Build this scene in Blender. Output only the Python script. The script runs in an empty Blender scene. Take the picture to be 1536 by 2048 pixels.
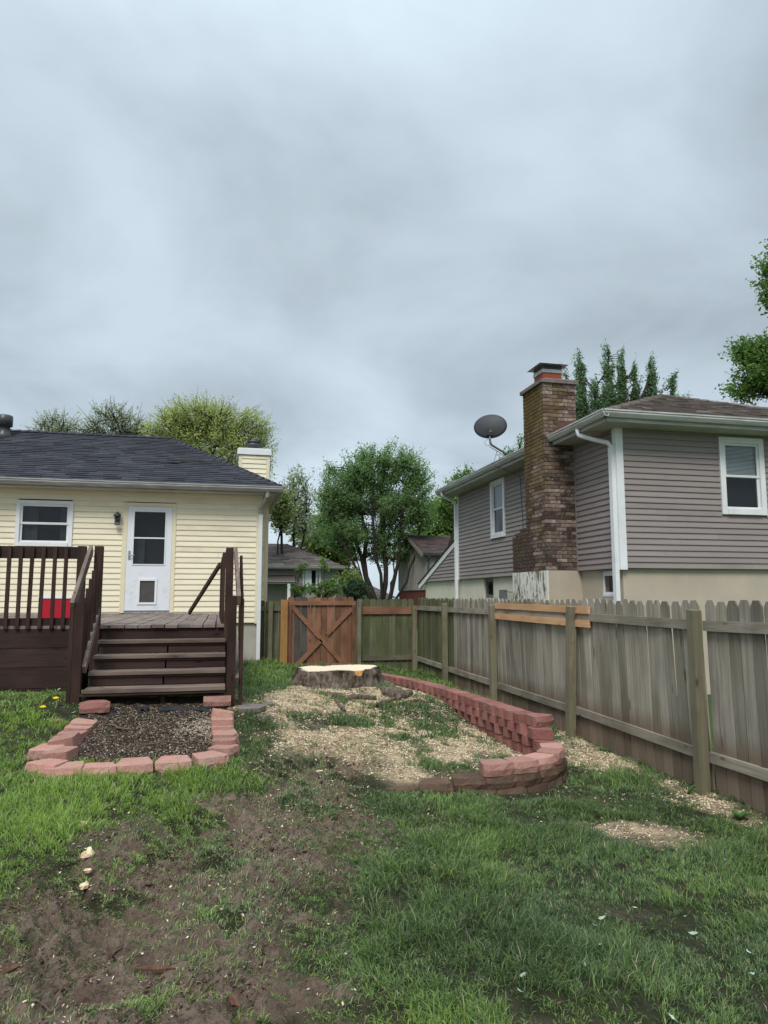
import bpy, math, random
import numpy as np
from mathutils import Matrix, Vector, Euler

random.seed(7)
RNG = np.random.default_rng(7)
scene = bpy.context.scene
col = scene.collection

# ------------------------------------------------------------------ camera
F = 1420.0; HZ = 1193.0; YAW = math.radians(12.9); EYE = 1.7
PITCH = math.atan((HZ - 1024) / F)
cam_data = bpy.data.cameras.new('camera')
cam = bpy.data.objects.new('camera', cam_data); col.objects.link(cam)
cam.location = (0, 0, EYE)
cam.rotation_euler = (math.pi / 2 + PITCH, 0, -YAW)
cam_data.sensor_fit = 'VERTICAL'; cam_data.sensor_height = 36.0; cam_data.sensor_width = 27.0
cam_data.lens = 36.0 * F / 2048.0
cam_data.clip_start = 0.05; cam_data.clip_end = 2000
scene.camera = cam

# ------------------------------------------------------------------ sky and sun
SUN_EL = math.radians(48); SUN_AZ = math.radians(205)      # compass style, behind the camera
world = bpy.data.worlds.new('World'); scene.world = world; world.use_nodes = True
wn = world.node_tree.nodes; wl = world.node_tree.links; wn.clear()
def wnew(t, **k):
    n = wn.new(t)
    for a, b in k.items(): setattr(n, a, b)
    return n
wout = wnew('ShaderNodeOutputWorld'); wbg = wnew('ShaderNodeBackground'); wbg.inputs[1].default_value = 0.1
sky = wnew('ShaderNodeTexSky', sky_type='NISHITA', sun_disc=False)
sky.sun_elevation = SUN_EL; sky.sun_rotation = SUN_AZ
tc = wnew('ShaderNodeTexCoord'); sep = wnew('ShaderNodeSeparateXYZ'); wl.new(tc.outputs['Generated'], sep.inputs[0])
def wmath(op, a, b=None, clamp=False):
    n = wnew('ShaderNodeMath', operation=op); n.use_clamp = clamp
    for i, v in enumerate((a, b)):
        if v is None: continue
        if isinstance(v, (int, float)): n.inputs[i].default_value = v
        else: wl.new(v, n.inputs[i])
    return n.outputs[0]
zc = wmath('MAXIMUM', sep.outputs[2], 0.0)
den = wmath('ADD', zc, 0.32)
comb = wnew('ShaderNodeCombineXYZ')
wl.new(wmath('DIVIDE', sep.outputs[0], den), comb.inputs[0]); wl.new(wmath('DIVIDE', sep.outputs[1], den), comb.inputs[1])
comb.inputs[2].default_value = 8.3
n1 = wnew('ShaderNodeTexNoise'); n1.inputs['Scale'].default_value = 1.9; n1.inputs['Detail'].default_value = 8
n1.inputs['Roughness'].default_value = 0.5; n1.inputs['Distortion'].default_value = 0.25
wl.new(comb.outputs[0], n1.inputs['Vector'])
# overcast luminance by height above the horizon
ramp = wnew('ShaderNodeValToRGB'); wl.new(zc, ramp.inputs[0])
els = ramp.color_ramp.elements
els[0].position = 0.0; els[0].color = (0.33, 0.33, 0.33, 1)
els[1].position = 1.0; els[1].color = (1.0, 1.0, 1.0, 1)
for p, v in ((0.12, 0.295), (0.28, 0.255), (0.42, 0.255), (0.58, 0.29), (0.72, 0.37)):
    e = els.new(p); e.color = (v, v, v, 1)
modr = wnew('ShaderNodeMapRange'); wl.new(n1.outputs[0], modr.inputs[0])
modr.inputs[1].default_value = 0.3; modr.inputs[2].default_value = 0.7; modr.inputs[3].default_value = 0.72; modr.inputs[4].default_value = 1.24
lum = wmath('MULTIPLY', ramp.outputs[0], modr.outputs[0])
lum = wmath('MULTIPLY', lum, 15.2)
tint = wnew('ShaderNodeMix', data_type='RGBA'); wl.new(modr.outputs[0], tint.inputs[0])
tint.inputs[6].default_value = (0.765, 0.945, 1.095, 1); tint.inputs[7].default_value = (0.82, 0.97, 1.085, 1)
vm = wnew('ShaderNodeVectorMath', operation='SCALE'); wl.new(tint.outputs[2], vm.inputs[0]); wl.new(lum, vm.inputs['Scale'])
mixs = wnew('ShaderNodeMix', data_type='RGBA'); mixs.inputs[0].default_value = 0.95
wl.new(sky.outputs[0], mixs.inputs[6]); wl.new(vm.outputs[0], mixs.inputs[7])
wl.new(mixs.outputs[2], wbg.inputs[0]); wl.new(wbg.outputs[0], wout.inputs[0])

sun_d = bpy.data.lights.new('sun', 'SUN'); sun = bpy.data.objects.new('sun', sun_d); col.objects.link(sun)
sun_d.energy = 1.5; sun_d.angle = math.radians(22); sun_d.color = (1.0, 0.96, 0.9)
sd = Vector((math.sin(SUN_AZ) * math.cos(SUN_EL), math.cos(SUN_AZ) * math.cos(SUN_EL), math.sin(SUN_EL)))
sun.rotation_euler = sd.to_track_quat('Z', 'Y').to_euler()
scene.view_settings.view_transform = 'Standard'; scene.view_settings.look = 'None'
scene.view_settings.gamma = 1.0; scene.view_settings.use_curve_mapping = False
scene.view_settings.exposure = 0.68

# ------------------------------------------------------------------ pixel rays
def ray(u, v):
    x = (u - 768) / F; z = -(v - 1024) / F
    y2 = math.cos(PITCH) - z * math.sin(PITCH); z2 = math.sin(PITCH) + z * math.cos(PITCH)
    c, s = math.cos(YAW), math.sin(YAW)
    return (c * x + s * y2, -s * x + c * y2, z2)
def onY(u, v, Y): r = ray(u, v); t = Y / r[1]; return (r[0] * t, Y, EYE + r[2] * t)
def onX(u, v, X): r = ray(u, v); t = X / r[0]; return (X, r[1] * t, EYE + r[2] * t)
def onZ(u, v, Z): r = ray(u, v); t = (Z - EYE) / r[2]; return (r[0] * t, r[1] * t, Z)
def atD(u, v, D):
    r = ray(u, v); t = D / math.hypot(r[0], r[1]); return (r[0] * t, r[1] * t, EYE + r[2] * t)

# ------------------------------------------------------------------ numpy noise
def _h(ix, iy, s):
    n = (ix.astype(np.int64) * 374761393 + iy.astype(np.int64) * 668265263 + s * 974711) & 0x7fffffff
    n = ((n ^ (n >> 13)) * 1274126177) & 0x7fffffff
    return ((n ^ (n >> 16)) & 0xffff) / 65535.0
def vn(x, y, s=0):
    x = np.asarray(x, float); y = np.asarray(y, float)
    ix = np.floor(x); iy = np.floor(y); fx = x - ix; fy = y - iy
    fx = fx * fx * (3 - 2 * fx); fy = fy * fy * (3 - 2 * fy)
    a = _h(ix, iy, s); b = _h(ix + 1, iy, s); c = _h(ix, iy + 1, s); d = _h(ix + 1, iy + 1, s)
    return (a * (1 - fx) + b * fx) * (1 - fy) + (c * (1 - fx) + d * fx) * fy
def fbm(x, y, s=0, o=4):
    r = 0; a = 0.5
    for k in range(o):
        r = r + a * vn(x * 2 ** k + 13.1 * k, y * 2 ** k + 7.7 * k, s + k); a *= 0.5
    return r / (1 - 0.5 ** o)
def sstep(a, b, x):
    t = np.clip((x - a) / (b - a), 0, 1); return t * t * (3 - 2 * t)

# ------------------------------------------------------------------ ground height
CTRL = [(-6, 9, .64), (-3, 8.9, .62), (-1.6, 8.8, .61), (.15, 8.1, .61), (-1.5, 7.95, .67), (-2.4, 8.2, .66), (-.6, 8.0, .58), (-3, 14.8, .5), (-.5, 12, .5),
 (-1.3, 7.6, .5), (0, 7.6, .45), (-1.4, 6.4, .36), (-.5, 6.2, .32), (0.05, 6.4, .29), (-3, 6.5, .40), (-5, 6.5, .45), (-2.2, 4.5, .17),
 (-1, 3.3, .03), (.7, 3, 0), (2.2, 2.6, 0), (0, 4.5, .09), (-3, 2, .03), (0, 0, 0), (3, 0, 0), (1.2, 4.6, .03), (2.6, 4.6, 0),
 (1.7, 10.4, .30), (.8, 12, .38), (1.1, 10.3, .49), (2.3, 10.3, .45), (1.7, 10.1, .47), (1.7, 9.4, .38), (.8, 14.8, .36), (2, 15.2, .24), (.8, 10, .42), (1.0, 8, .34), (1.5, 7, .22), (2.3, 7.5, .17),
 (2.2, 6.4, .13), (1.6, 6.15, .1), (1.0, 6.0, .12), (3.0, 7.0, .06), (3.0, 7.8, .07), (3.0, 9, .13), (2.85, 10.8, .22), (2.5, 13, .28),
 (4.2, 5.5, 0), (4.2, 8, .02), (4.2, 11, .05), (4.2, 15, .08), (3.7, 6, 0), (3.75, 8, .02), (3.8, 12, .05), (2.4, 5.6, 0), (3.6, 5.0, 0), (4.6, 3, 0), (4.6, 8, 0), (5.5, 12, 0), (5.5, 16, .05), (3.4, 6.2, 0)]
CP = np.array(CTRL)
def _U(r2): return 0.5 * r2 * np.log(np.maximum(r2, 1e-9))
_n = len(CP)
_K = _U(((CP[:, None, :2] - CP[None, :, :2]) ** 2).sum(-1)) + np.eye(_n) * 0.15
_P = np.c_[np.ones(_n), CP[:, :2]]
_A = np.block([[_K, _P], [_P.T, np.zeros((3, 3))]])
_W = np.linalg.solve(_A, np.r_[CP[:, 2], 0, 0, 0])
def base_z(x, y):
    x = np.asarray(x, float); y = np.asarray(y, float); sh = x.shape
    xf = x.ravel(); yf = y.ravel(); out = np.empty_like(xf)
    for i in range(0, len(xf), 40000):
        a = xf[i:i + 40000]; b = yf[i:i + 40000]
        r2 = (a[:, None] - CP[None, :, 0]) ** 2 + (b[:, None] - CP[None, :, 1]) ** 2
        out[i:i + 40000] = _U(r2) @ _W[:_n] + _W[_n] + _W[_n + 1] * a + _W[_n + 2] * b
    dx = np.maximum(np.maximum(-5 - xf, xf - 5.2), 0); dy = np.maximum(np.maximum(0.5 - yf, yf - 15.5), 0)
    d = np.hypot(dx, dy)
    w = 1 - sstep(0.0, 2.5, d)
    return (out * w + 0.04 * (1 - w)).reshape(sh)
def gpix(u, v, off=0.0):
    z = 0.1
    for _ in range(12):
        p = onZ(u, v, z + off); z = 0.5 * z + 0.5 * float(base_z(np.array([p[0]]), np.array([p[1]]))[0])
    p = onZ(u, v, z + off); return p[0], p[1], z

# soft polygon mask from picture outlines laid on the ground
def poly_sd(x, y, pts):
    inside = np.zeros(x.shape, bool); d2 = np.full(x.shape, 1e9)
    n = len(pts)
    for i in range(n):
        x0, y0 = pts[i]; x1, y1 = pts[(i + 1) % n]
        ex, ey = x1 - x0, y1 - y0
        t = np.clip(((x - x0) * ex + (y - y0) * ey) / (ex * ex + ey * ey + 1e-12), 0, 1)
        d2 = np.minimum(d2, (x - x0 - t * ex) ** 2 + (y - y0 - t * ey) ** 2)
        cond = ((y0 > y) != (y1 > y))
        xi = ex * (y - y0) / (ey if abs(ey) > 1e-9 else 1e-9) + x0
        inside ^= cond & (x < xi)
    d = np.sqrt(d2); return np.where(inside, -d, d)
def gpoly(px): return [gpix(u, v)[:2] for u, v in px]
P_MUD = gpoly([(-250, 1830), (-60, 1815), (110, 1735), (215, 1665), (330, 1645), (420, 1600), (520, 1545), (600, 1500), (700, 1490), (745, 1540), (720, 1600), (770, 1650), (700, 1740), (640, 1800), (690, 1880), (640, 2048)])
P_MUD += [(0.45, 1.4), (-3.6, 1.4), (-3.6, 4.2)]
P_MUDB = gpoly([(560, 1530), (640, 1590), (800, 1600), (860, 1640), (780, 1740), (760, 1850), (800, 1960), (720, 2048), (560, 2048), (600, 1750)])
P_CHIP = gpoly([(470, 1400), (560, 1372), (800, 1385), (900, 1400), (960, 1440), (1050, 1490), (1060, 1515), (960, 1545), (860, 1572), (790, 1575), (740, 1530), (640, 1512), (560, 1505), (490, 1480), (520, 1450), (450, 1420)])
P_CHIPR = gpoly([(1115, 1452), (1160, 1470), (1300, 1545), (1400, 1580), (1536, 1645), (1536, 1675), (1400, 1615), (1290, 1560), (1200, 1545), (1130, 1520)])
P_CHIPE = gpoly([(1200, 1660), (1230, 1640), (1310, 1640), (1420, 1675), (1400, 1695), (1290, 1690)])
P_BED = [(-1.20, 8.15), (0.10, 8.15), (0.05, 6.75), (-0.12, 6.42), (-0.55, 6.33), (-1.25, 6.5), (-1.33, 6.75)]
P_GRASSI = [gpoly(q) for q in ([(470, 1330), (580, 1330), (560, 1365), (480, 1395)], [(475, 1440), (560, 1430), (575, 1475), (520, 1500), (478, 1500)],
   [(560, 1425), (690, 1425), (730, 1450), (600, 1460)], [(740, 1410), (900, 1405), (960, 1445), (900, 1470), (800, 1440)], [(850, 1530), (960, 1525), (960, 1555), (880, 1560)], [(1040, 1480), (1080, 1470), (1085, 1500), (1040, 1505)])]
TRACKS = [[gpix(u, v)[:2] for u, v in q] for q in ([(760, 1450), (660, 1500), (520, 1570), (350, 1680), (180, 1800), (0, 1910)], [(740, 1580), (690, 1690), (620, 1830), (560, 2048)], [(700, 1540), (600, 1530), (480, 1600), (330, 1720), (230, 1900)])]
def track_field(x, y):
    best = np.full(x.shape, 9.0); sarc = np.zeros(x.shape); sgn = np.zeros(x.shape)
    for q in TRACKS:
        acc = 0.0
        for (x0, y0), (x1, y1) in zip(q[:-1], q[1:]):
            ex, ey = x1 - x0, y1 - y0; L = math.hypot(ex, ey)
            tr = ((x - x0) * ex + (y - y0) * ey) / (L * L); t = np.clip(tr, 0, 1)
            dx = x - x0 - t * ex; dy = y - y0 - t * ey; d = np.hypot(dx, dy)
            m = d < best
            best = np.where(m, d, best); sarc = np.where(m, acc + t * L, sarc); sgn = np.where(m, dx * ey - dy * ex, sgn)
            acc += L
    return best, sarc, np.sign(sgn)
def masks(x, y):
    wob = (fbm(x * 2.2, y * 2.2, 5, 4) - .5) * 0.9 + (fbm(x * 7, y * 7, 15, 3) - .5) * .35
    mud = 1 - sstep(-0.38, 0.38, poly_sd(x, y, P_MUD) + wob * 1.0)
    mb = 1 - sstep(-0.3, 0.35, poly_sd(x, y, P_MUDB) + wob * 1.0 + .1)
    mud = np.maximum(mud, mb * .75)
    chip = (1 - sstep(-0.3, 0.25, poly_sd(x, y, P_CHIP) + wob * .8)) * (1 - .5 * sstep(.55, .68, fbm(x * 2.6 + 17, y * 2.6, 53, 4)))
    gi = np.zeros(x.shape)
    for q in P_GRASSI: gi = np.maximum(gi, 1 - sstep(-.12, .14, poly_sd(x, y, q) + wob * .5))
    chip = chip * (1 - .8 * gi)
    chip = np.maximum(chip, .95 * (1 - sstep(-.15, .2, poly_sd(x, y, P_CHIPR) + wob * .55)))
    chip = np.maximum(chip, .85 * (1 - sstep(-.3, .2, poly_sd(x, y, P_CHIPE) + wob * .9 + .04)))
    bed = 1 - sstep(-.04, .04, poly_sd(x, y, P_BED) + wob * .05)
    mud = mud * (1 - gi * .7)
    tuft = sstep(.51, .67, fbm(x * 3.6 + 9, y * 3.6, 31, 4))          # tufts left standing in the mud
    grass = (1 - np.maximum(mud * (.93 - .72 * tuft), .0)) * (1 - .88 * chip) * (1 - bed)
    grass = np.maximum(grass, gi * .75)
    bare = sstep(.64, .78, fbm(x * 1.4 + 3, y * 1.4 + 8, 44, 4)) * (y < 5.8)
    grass = grass * (1 - .35 * bare) * (1 - bed)
    return np.clip(mud, 0, 1), np.clip(chip, 0, 1), bed, np.clip(grass, 0, 1)

def axis(segs):
    out = []
    for a, b, n in segs: out += list(np.linspace(a, b, n, endpoint=False))
    out.append(segs[-1][1]); return np.array(out)
GX = axis([(-400, -60, 8), (-60, -12, 12), (-12, -4, 30), (-4, -2.6, 28), (-2.6, 4.3, 430), (4.3, 6, 30), (6, 14, 24), (14, 60, 14), (60, 400, 8)])
GY = axis([(-60, -4, 8), (-4, 1.8, 14), (1.8, 6.6, 330), (6.6, 9.6, 100), (9.6, 16, 120), (16, 30, 24), (30, 80, 16), (80, 600, 12)])
XX, YY = np.meshgrid(GX, GY)
ZZ = base_z(XX, YY)
near = (XX > -6) & (XX < 5.4) & (YY > 0) & (YY < 16.5)
mk = [np.zeros(XX.shape) for _ in range(4)]
_m = masks(XX[near], YY[near])
for a, b in zip(mk, _m): a[near] = b
mk[3][~near] = 1.0
MUD, CHIP, BED, GRASS = mk
xn, yn = XX[near], YY[near]
td, ts, tsg = track_field(xn, yn)
tin = (1 - sstep(.14, .22, td)) * np.clip(MUD[near] + .4 * CHIP[near], 0, 1) * sstep(.22, .5, fbm(xn * 1.1, yn * 1.1, 71, 3))
lug = np.abs(((ts + tsg * td * .5 + (fbm(xn * 5, yn * 5, 93, 2) - .5) * .08) / .13) % 1 - .5) * 2
clod = np.abs(fbm(xn * 5, yn * 5, 3, 5) - .5) * 2
rough = (fbm(xn * 3.2, yn * 3.2, 8, 5) - .5)
rid = 1 - np.abs(fbm(xn * 4.2 + 30, yn * 4.2, 33, 4) - .5) * 2
bil = np.abs(fbm(xn * 8 + 3, yn * 8, 63, 4) - .5) * 2
churn = sstep(.25, .55, fbm(xn * 1.7, yn * 1.7, 37, 3))
dz = MUD[near] * (rough * .12 - clod * .06 + .02 + churn * ((fbm(xn * 10, yn * 10, 19, 4) - .5) * .11 - bil * .06 + .02) + (fbm(xn * 22, yn * 22, 29, 2) - .5) * .03 + (rid ** 6) * .03)
dz = dz * (1 - .6 * tin)
dz += tin * (-.055 + .062 * sstep(.25, .75, lug))
dz += (1 - sstep(.0, .1, np.abs(td - .27))) * MUD[near] * .018
dz += (1 - MUD[near]) * rough * .03 + CHIP[near] * ((fbm(xn * 9, yn * 9, 23, 4) - .5) * .035 + .008) + BED[near] * (fbm(xn * 10, yn * 10, 27, 4) - .5) * .04
ZZ[near] += dz
def gz(x, y):
    x = np.atleast_1d(np.asarray(x, float)); y = np.atleast_1d(np.asarray(y, float))
    i = np.clip(np.searchsorted(GX, x) - 1, 0, len(GX) - 2); j = np.clip(np.searchsorted(GY, y) - 1, 0, len(GY) - 2)
    fx = (x - GX[i]) / (GX[i + 1] - GX[i]); fy = (y - GY[j]) / (GY[j + 1] - GY[j])
    return (ZZ[j, i] * (1 - fx) + ZZ[j, i + 1] * fx) * (1 - fy) + (ZZ[j + 1, i] * (1 - fx) + ZZ[j + 1, i + 1] * fx) * fy
def gz1(x, y): return float(gz(x, y)[0])

# ------------------------------------------------------------------ materials
def lin(c): return tuple(((v / 255.0) / 12.92 if v / 255.0 < .04045 else ((v / 255.0 + .055) / 1.055) ** 2.4) for v in c) + (1,)
class NT:
    def __init__(s, name):
        s.m = bpy.data.materials.new(name); s.m.use_nodes = True
        s.n = s.m.node_tree.nodes; s.l = s.m.node_tree.links; s.n.clear()
        s.out = s.new('ShaderNodeOutputMaterial'); s.p = s.new('ShaderNodeBsdfPrincipled'); s.l.new(s.p.outputs[0], s.out.inputs[0])
    def new(s, t, **k):
        n = s.n.new(t)
        for a, b in k.items(): setattr(n, a, b)
        return n
    def put(s, v, sock):
        if isinstance(v, bpy.types.NodeSocket): s.l.new(v, sock)
        else: sock.default_value = v
    def math(s, op, a, b=0.0, clamp=False):
        n = s.new('ShaderNodeMath', operation=op); n.use_clamp = clamp; s.put(a, n.inputs[0]); s.put(b, n.inputs[1]); return n.outputs[0]
    def mix(s, f, a, b, blend='MIX'):
        n = s.new('ShaderNodeMix', data_type='RGBA', blend_type=blend); n.clamp_factor = True
        s.put(f, n.inputs[0]); s.put(a, n.inputs[6]); s.put(b, n.inputs[7]); return n.outputs[2]
    def noise(s, vec, scale, detail=3, rough=.55, dist=0.0):
        n = s.new('ShaderNodeTexNoise'); s.l.new(vec, n.inputs['Vector']); n.inputs['Scale'].default_value = scale
        n.inputs['Detail'].default_value = detail; n.inputs['Roughness'].default_value = rough; n.inputs['Distortion'].default_value = dist
        return n.outputs[0]
    def rng(s, v, a, b, c=0.0, d=1.0):
        n = s.new('ShaderNodeMapRange'); s.l.new(v, n.inputs[0])
        for i, q in enumerate((a, b, c, d)): n.inputs[i + 1].default_value = q
        return n.outputs[0]
    def coord(s, scale=(1, 1, 1), rnd=True):
        t = s.new('ShaderNodeTexCoord'); o = s.new('ShaderNodeObjectInfo'); v = t.outputs['Object']
        s.rand = o.outputs['Random']; s.loc = o.outputs['Location']
        if rnd:
            a = s.new('ShaderNodeVectorMath', operation='MULTIPLY_ADD'); cm = s.new('ShaderNodeCombineXYZ')
            for i in range(3): s.l.new(s.rand, cm.inputs[i])
            s.l.new(cm.outputs[0], a.inputs[0]); a.inputs[1].default_value = (37, 53, 71); s.l.new(v, a.inputs[2]); v = a.outputs[0]
        s.raw = v
        mp = s.new('ShaderNodeMapping'); s.l.new(v, mp.inputs[0]); mp.inputs['Scale'].default_value = scale
        return mp.outputs[0]
    def bump(s, h, strength=.3, dist=.01):
        b = s.new('ShaderNodeBump'); b.inputs['Strength'].default_value = strength; b.inputs['Distance'].default_value = dist
        s.l.new(h, b.inputs['Height']); s.l.new(b.outputs[0], s.p.inputs['Normal']); return b
    def attr(s, name):
        a = s.new('ShaderNodeAttribute'); a.attribute_name = name; return a.outputs['Fac']
    def fin(s, color, rough=.8, spec=.3, metal=0.0):
        s.put(color, s.p.inputs['Base Color']); s.put(rough, s.p.inputs['Roughness']); s.p.inputs['Specular IOR Level'].default_value = spec; s.p.inputs['Metallic'].default_value = metal
        return s.m
MATS = {}
def plain(name, c1, c2=None, scale=6, rough=.7, spec=.3, rnd=.12, bump=.15, bscale=40, metal=0.0, stretch=(1, 1, 1), bdist=.004):
    t = NT(name); v = t.coord(stretch); c2 = c2 or tuple(x * .8 for x in c1)
    f = t.rng(t.noise(v, scale, 5, .6), .3, .7)
    c = t.mix(f, (*c1[:3], 1), (*c2[:3], 1))
    c = t.mix(1.0, c, t.rng(t.rand, 0, 1, 1 - rnd, 1 + rnd), 'MULTIPLY')
    if bump: t.bump(t.noise(v, bscale, 4, .6), bump, bdist)
    MATS[name] = t.fin(c, rough, spec, metal); return MATS[name]
def wood(name, c1, c2, dark, axis=2, rough=.85, rnd=.2, grain=18, green=None, lowbrown=None, bump=.5, crack=.5, spec=.06):
    t = NT(name); st = [1.0, 1.0, 1.0]; st = [grain if i != axis else 1.1 for i in range(3)]
    v = t.coord(tuple(st))
    g = t.noise(v, 1.6, 6, .65, .4)
    c = t.mix(t.rng(g, .3, .7), (*c1, 1), (*c2, 1))
    v2 = t.new('ShaderNodeMapping'); t.l.new(t.raw, v2.inputs[0]); v2.inputs['Scale'].default_value = tuple(q * 2.6 if q > 1.2 else .7 for q in st)
    g2 = t.noise(v2.outputs[0], 2.0, 3, .6)
    c = t.mix(t.math('MULTIPLY', t.rng(g2, .60, .74), crack), c, (*dark, 1))
    big = t.noise(t.raw, 2.2, 3, .5)
    c = t.mix(t.math('MULTIPLY', t.rng(big, .42, .68), .45), c, (*dark, 1))
    kv = t.new('ShaderNodeMapping'); t.l.new(t.raw, kv.inputs[0]); kv.inputs['Scale'].default_value = tuple(7.0 if i != axis else 2.6 for i in range(3))
    kn = t.new('ShaderNodeTexVoronoi'); t.l.new(kv.outputs[0], kn.inputs['Vector']); kn.inputs['Scale'].default_value = 1.0
    c = t.mix(t.rng(kn.outputs['Distance'], .07, .13, .75, 0), c, (*dark, 1))
    if green: c = t.mix(t.math('MULTIPLY', t.rng(t.noise(t.raw, 1.3, 4, .6), .38, .66), green[3]), c, (*green[:3], 1))
    if lowbrown:
        tcw = t.new('ShaderNodeNewGeometry'); sp = t.new('ShaderNodeSeparateXYZ'); t.l.new(tcw.outputs['Position'], sp.inputs[0])
        zz = t.math('ADD', sp.outputs[2], t.math('MULTIPLY', g, -.22))
        c = t.mix(t.rng(zz, lowbrown[3] - .18, lowbrown[3], .8, 0), c, (*lowbrown[:3], 1))
    val = t.rng(t.rand, 0, 1, 1 - rnd, 1 + rnd); c = t.mix(1.0, c, val, 'MULTIPLY')
    t.bump(g2, bump, .004)
    MATS[name] = t.fin(c, rough, spec); return MATS[name]

wood('fence_grey', (.42, .375, .32), (.235, .208, .172), (.06, .053, .044), 2, rnd=.30, green=(.18, .185, .105, .38), lowbrown=(.165, .115, .080, .46), crack=.8)
wood('fence_rail_grey', (.39, .34, .285), (.24, .21, .17), (.06, .053, .043), 1, rnd=.12, green=(.16, .155, .09, .35), crack=.8)
wood('fence_green', (.175, .172, .105), (.105, .108, .064), (.040, .040, .027), 2, rnd=.25, green=(.098, .118, .048, .6), crack=.7)
wood('fence_green_x', (.19, .165, .115), (.125, .112, .078), (.035, .032, .024), 0, rnd=.1, green=(.07, .08, .04, .4))
wood('post_wood', (.245, .212, .150), (.155, .138, .095), (.055, .048, .034), 2, rnd=.12, green=(.14, .145, .070, .5), crack=.7)
wood('new_lumber', (.64, .40, .235), (.54, .31, .165), (.36, .17, .08), 1, rnd=.06, crack=.35, rough=.7)
wood('new_post', (.42, .24, .095), (.32, .17, .06), (.16, .08, .03), 2, rnd=.06, crack=.35)
wood('gate_red', (.29, .148, .088), (.19, .092, .055), (.05, .025, .018), 2, rnd=.28, crack=.6)
wood('gate_red_x', (.30, .155, .095), (.21, .102, .062), (.05, .025, .018), 0, rnd=.08, crack=.5)
wood('gate_grey', (.115, .10, .092), (.085, .072, .066), (.04, .034, .03), 2, rnd=.1)
wood('deck_stain_z', (.075, .042, .033), (.040, .024, .020), (.015, .011, .010), 2, rnd=.2, crack=.4, rough=.75, spec=.12)
wood('deck_stain_x', (.068, .040, .033), (.036, .023, .020), (.014, .011, .010), 0, rnd=.22, crack=.4, rough=.75, spec=.12)
wood('deck_stain_y', (.055, .033, .026), (.034, .021, .018), (.014, .010, .009), 1, rnd=.15, crack=.4, rough=.75, spec=.12)
wood('deck_worn_y', (.225, .175, .145), (.155, .115, .095), (.05, .034, .028), 1, rnd=.12, crack=.5)
wood('deck_worn_x', (.24, .185, .155), (.13, .09, .075), (.03, .02, .017), 0, rnd=.12, crack=.5)
wood('deck_board', (.28, .225, .195), (.19, .15, .128), (.05, .035, .03), 1, rnd=.12, crack=.5)

def siding_mat(name, c1, c2, dirt, dirtf=.35):
    t = NT(name); v = t.coord((.35, .35, 3.0)); f = t.rng(t.noise(v, 2.2, 4, .6), .35, .7)
    c = t.mix(f, (*c1, 1), (*c2, 1))
    c = t.mix(t.math('MULTIPLY', t.rng(t.noise(t.raw, .8, 5, .65), .52, .72), dirtf), c, (*dirt, 1))
    c = t.mix(1.0, c, t.rng(t.rand, 0, 1, .955, 1.045), 'MULTIPLY')
    vv = t.new('ShaderNodeMapping'); t.l.new(t.raw, vv.inputs[0]); vv.inputs['Scale'].default_value = (2, 2, 60)
    t.bump(t.noise(vv.outputs[0], 2, 3, .6), .12, .003)
    MATS[name] = t.fin(c, .55, .35)
siding_mat('siding_yellow', (.82, .745, .56), (.765, .69, .51), (.56, .48, .36), .55)
siding_mat('siding_taupe', (.285, .240, .226), (.25, .210, .198), (.165, .136, .126), .4)
siding_mat('siding_far_grey', (.32, .30, .275), (.28, .26, .24), (.12, .11, .10))
siding_mat('siding_far_tan', (.235, .205, .165), (.21, .18, .145), (.15, .13, .10))
plain('white_trim', (.78, .79, .80), (.66, .67, .67), 3, .5, .4, .04, .05, 30)
plain('cream_trim', (.78, .70, .50), (.70, .61, .42), 3, .55, .35, .04, .05, 30)
plain('door_white', (.72, .74, .77), (.62, .63, .65), 2.5, .4, .4, .02, .03, 20)
plain('gutter_grey', (.40, .40, .39), (.22, .21, .195), 5, .5, .4, .05, .1, 20, stretch=(.6, .6, 6))
plain('gutter_white', (.55, .55, .53), (.30, .295, .28), 4, .5, .4, .05, .1, 20, stretch=(.6, .6, 6))
plain('soffit', (.62, .57, .48), (.5, .46, .39), 3, .7, .2, .03, .1, 20)
plain('soffit_white', (.52, .49, .46), (.42, .40, .37), 3, .7, .2, .03, .1, 20)
plain('room_dark', (.006, .007, .008), (.014, .014, .016), 3, .9, .1, .05, 0)
plain('blind', (.50, .53, .53), (.42, .45, .45), 3, .6, .2, .06, 0)
plain('sheer_dark', (.045, .048, .052), (.02, .022, .025), 5, .9, .1, .05, 0, stretch=(6, 6, .5))
plain('metal_dark', (.035, .036, .04), (.06, .06, .062), 12, .4, .5, .05, .05, 60)
plain('metal_galv', (.42, .43, .44), (.25, .25, .25), 9, .45, .5, .05, .1, 50, metal=.5)
plain('metal_box', (.17, .175, .185), (.13, .135, .14), 6, .5, .4, .05, .05, 40)
plain('dish_grey', (.050, .052, .060), (.040, .042, .048), 3, .55, .3, .02, 0)
plain('rubber_black', (.012, .012, .013), (.02, .02, .02), 9, .6, .3, .05, .1, 30)
plain('concrete_tan', (.50, .43, .34), (.42, .36, .285), 1.6, .85, .2, .02, .25, 30)
plain('concrete_cream', (.70, .66, .54), (.58, .54, .43), 2.0, .85, .2, .02, .25, 30)
plain('concrete_grey', (.47, .45, .39), (.36, .335, .28), 3.0, .85, .2, .02, .3, 30)
plain('flue_clay', (.30, .075, .045), (.22, .055, .035), 5, .8, .2, .03, .2, 40)
plain('cooler_red', (.48, .012, .028), (.40, .010, .024), 3, .35, .5, .0, .02, 20)
plain('cooler_white', (.80, .80, .80), (.72, .72, .71), 3, .4, .5, .0, .02, 20)
plain('flashing', (.15, .062, .052), (.10, .05, .045), 4, .6, .3, .02, .1, 20)
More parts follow.
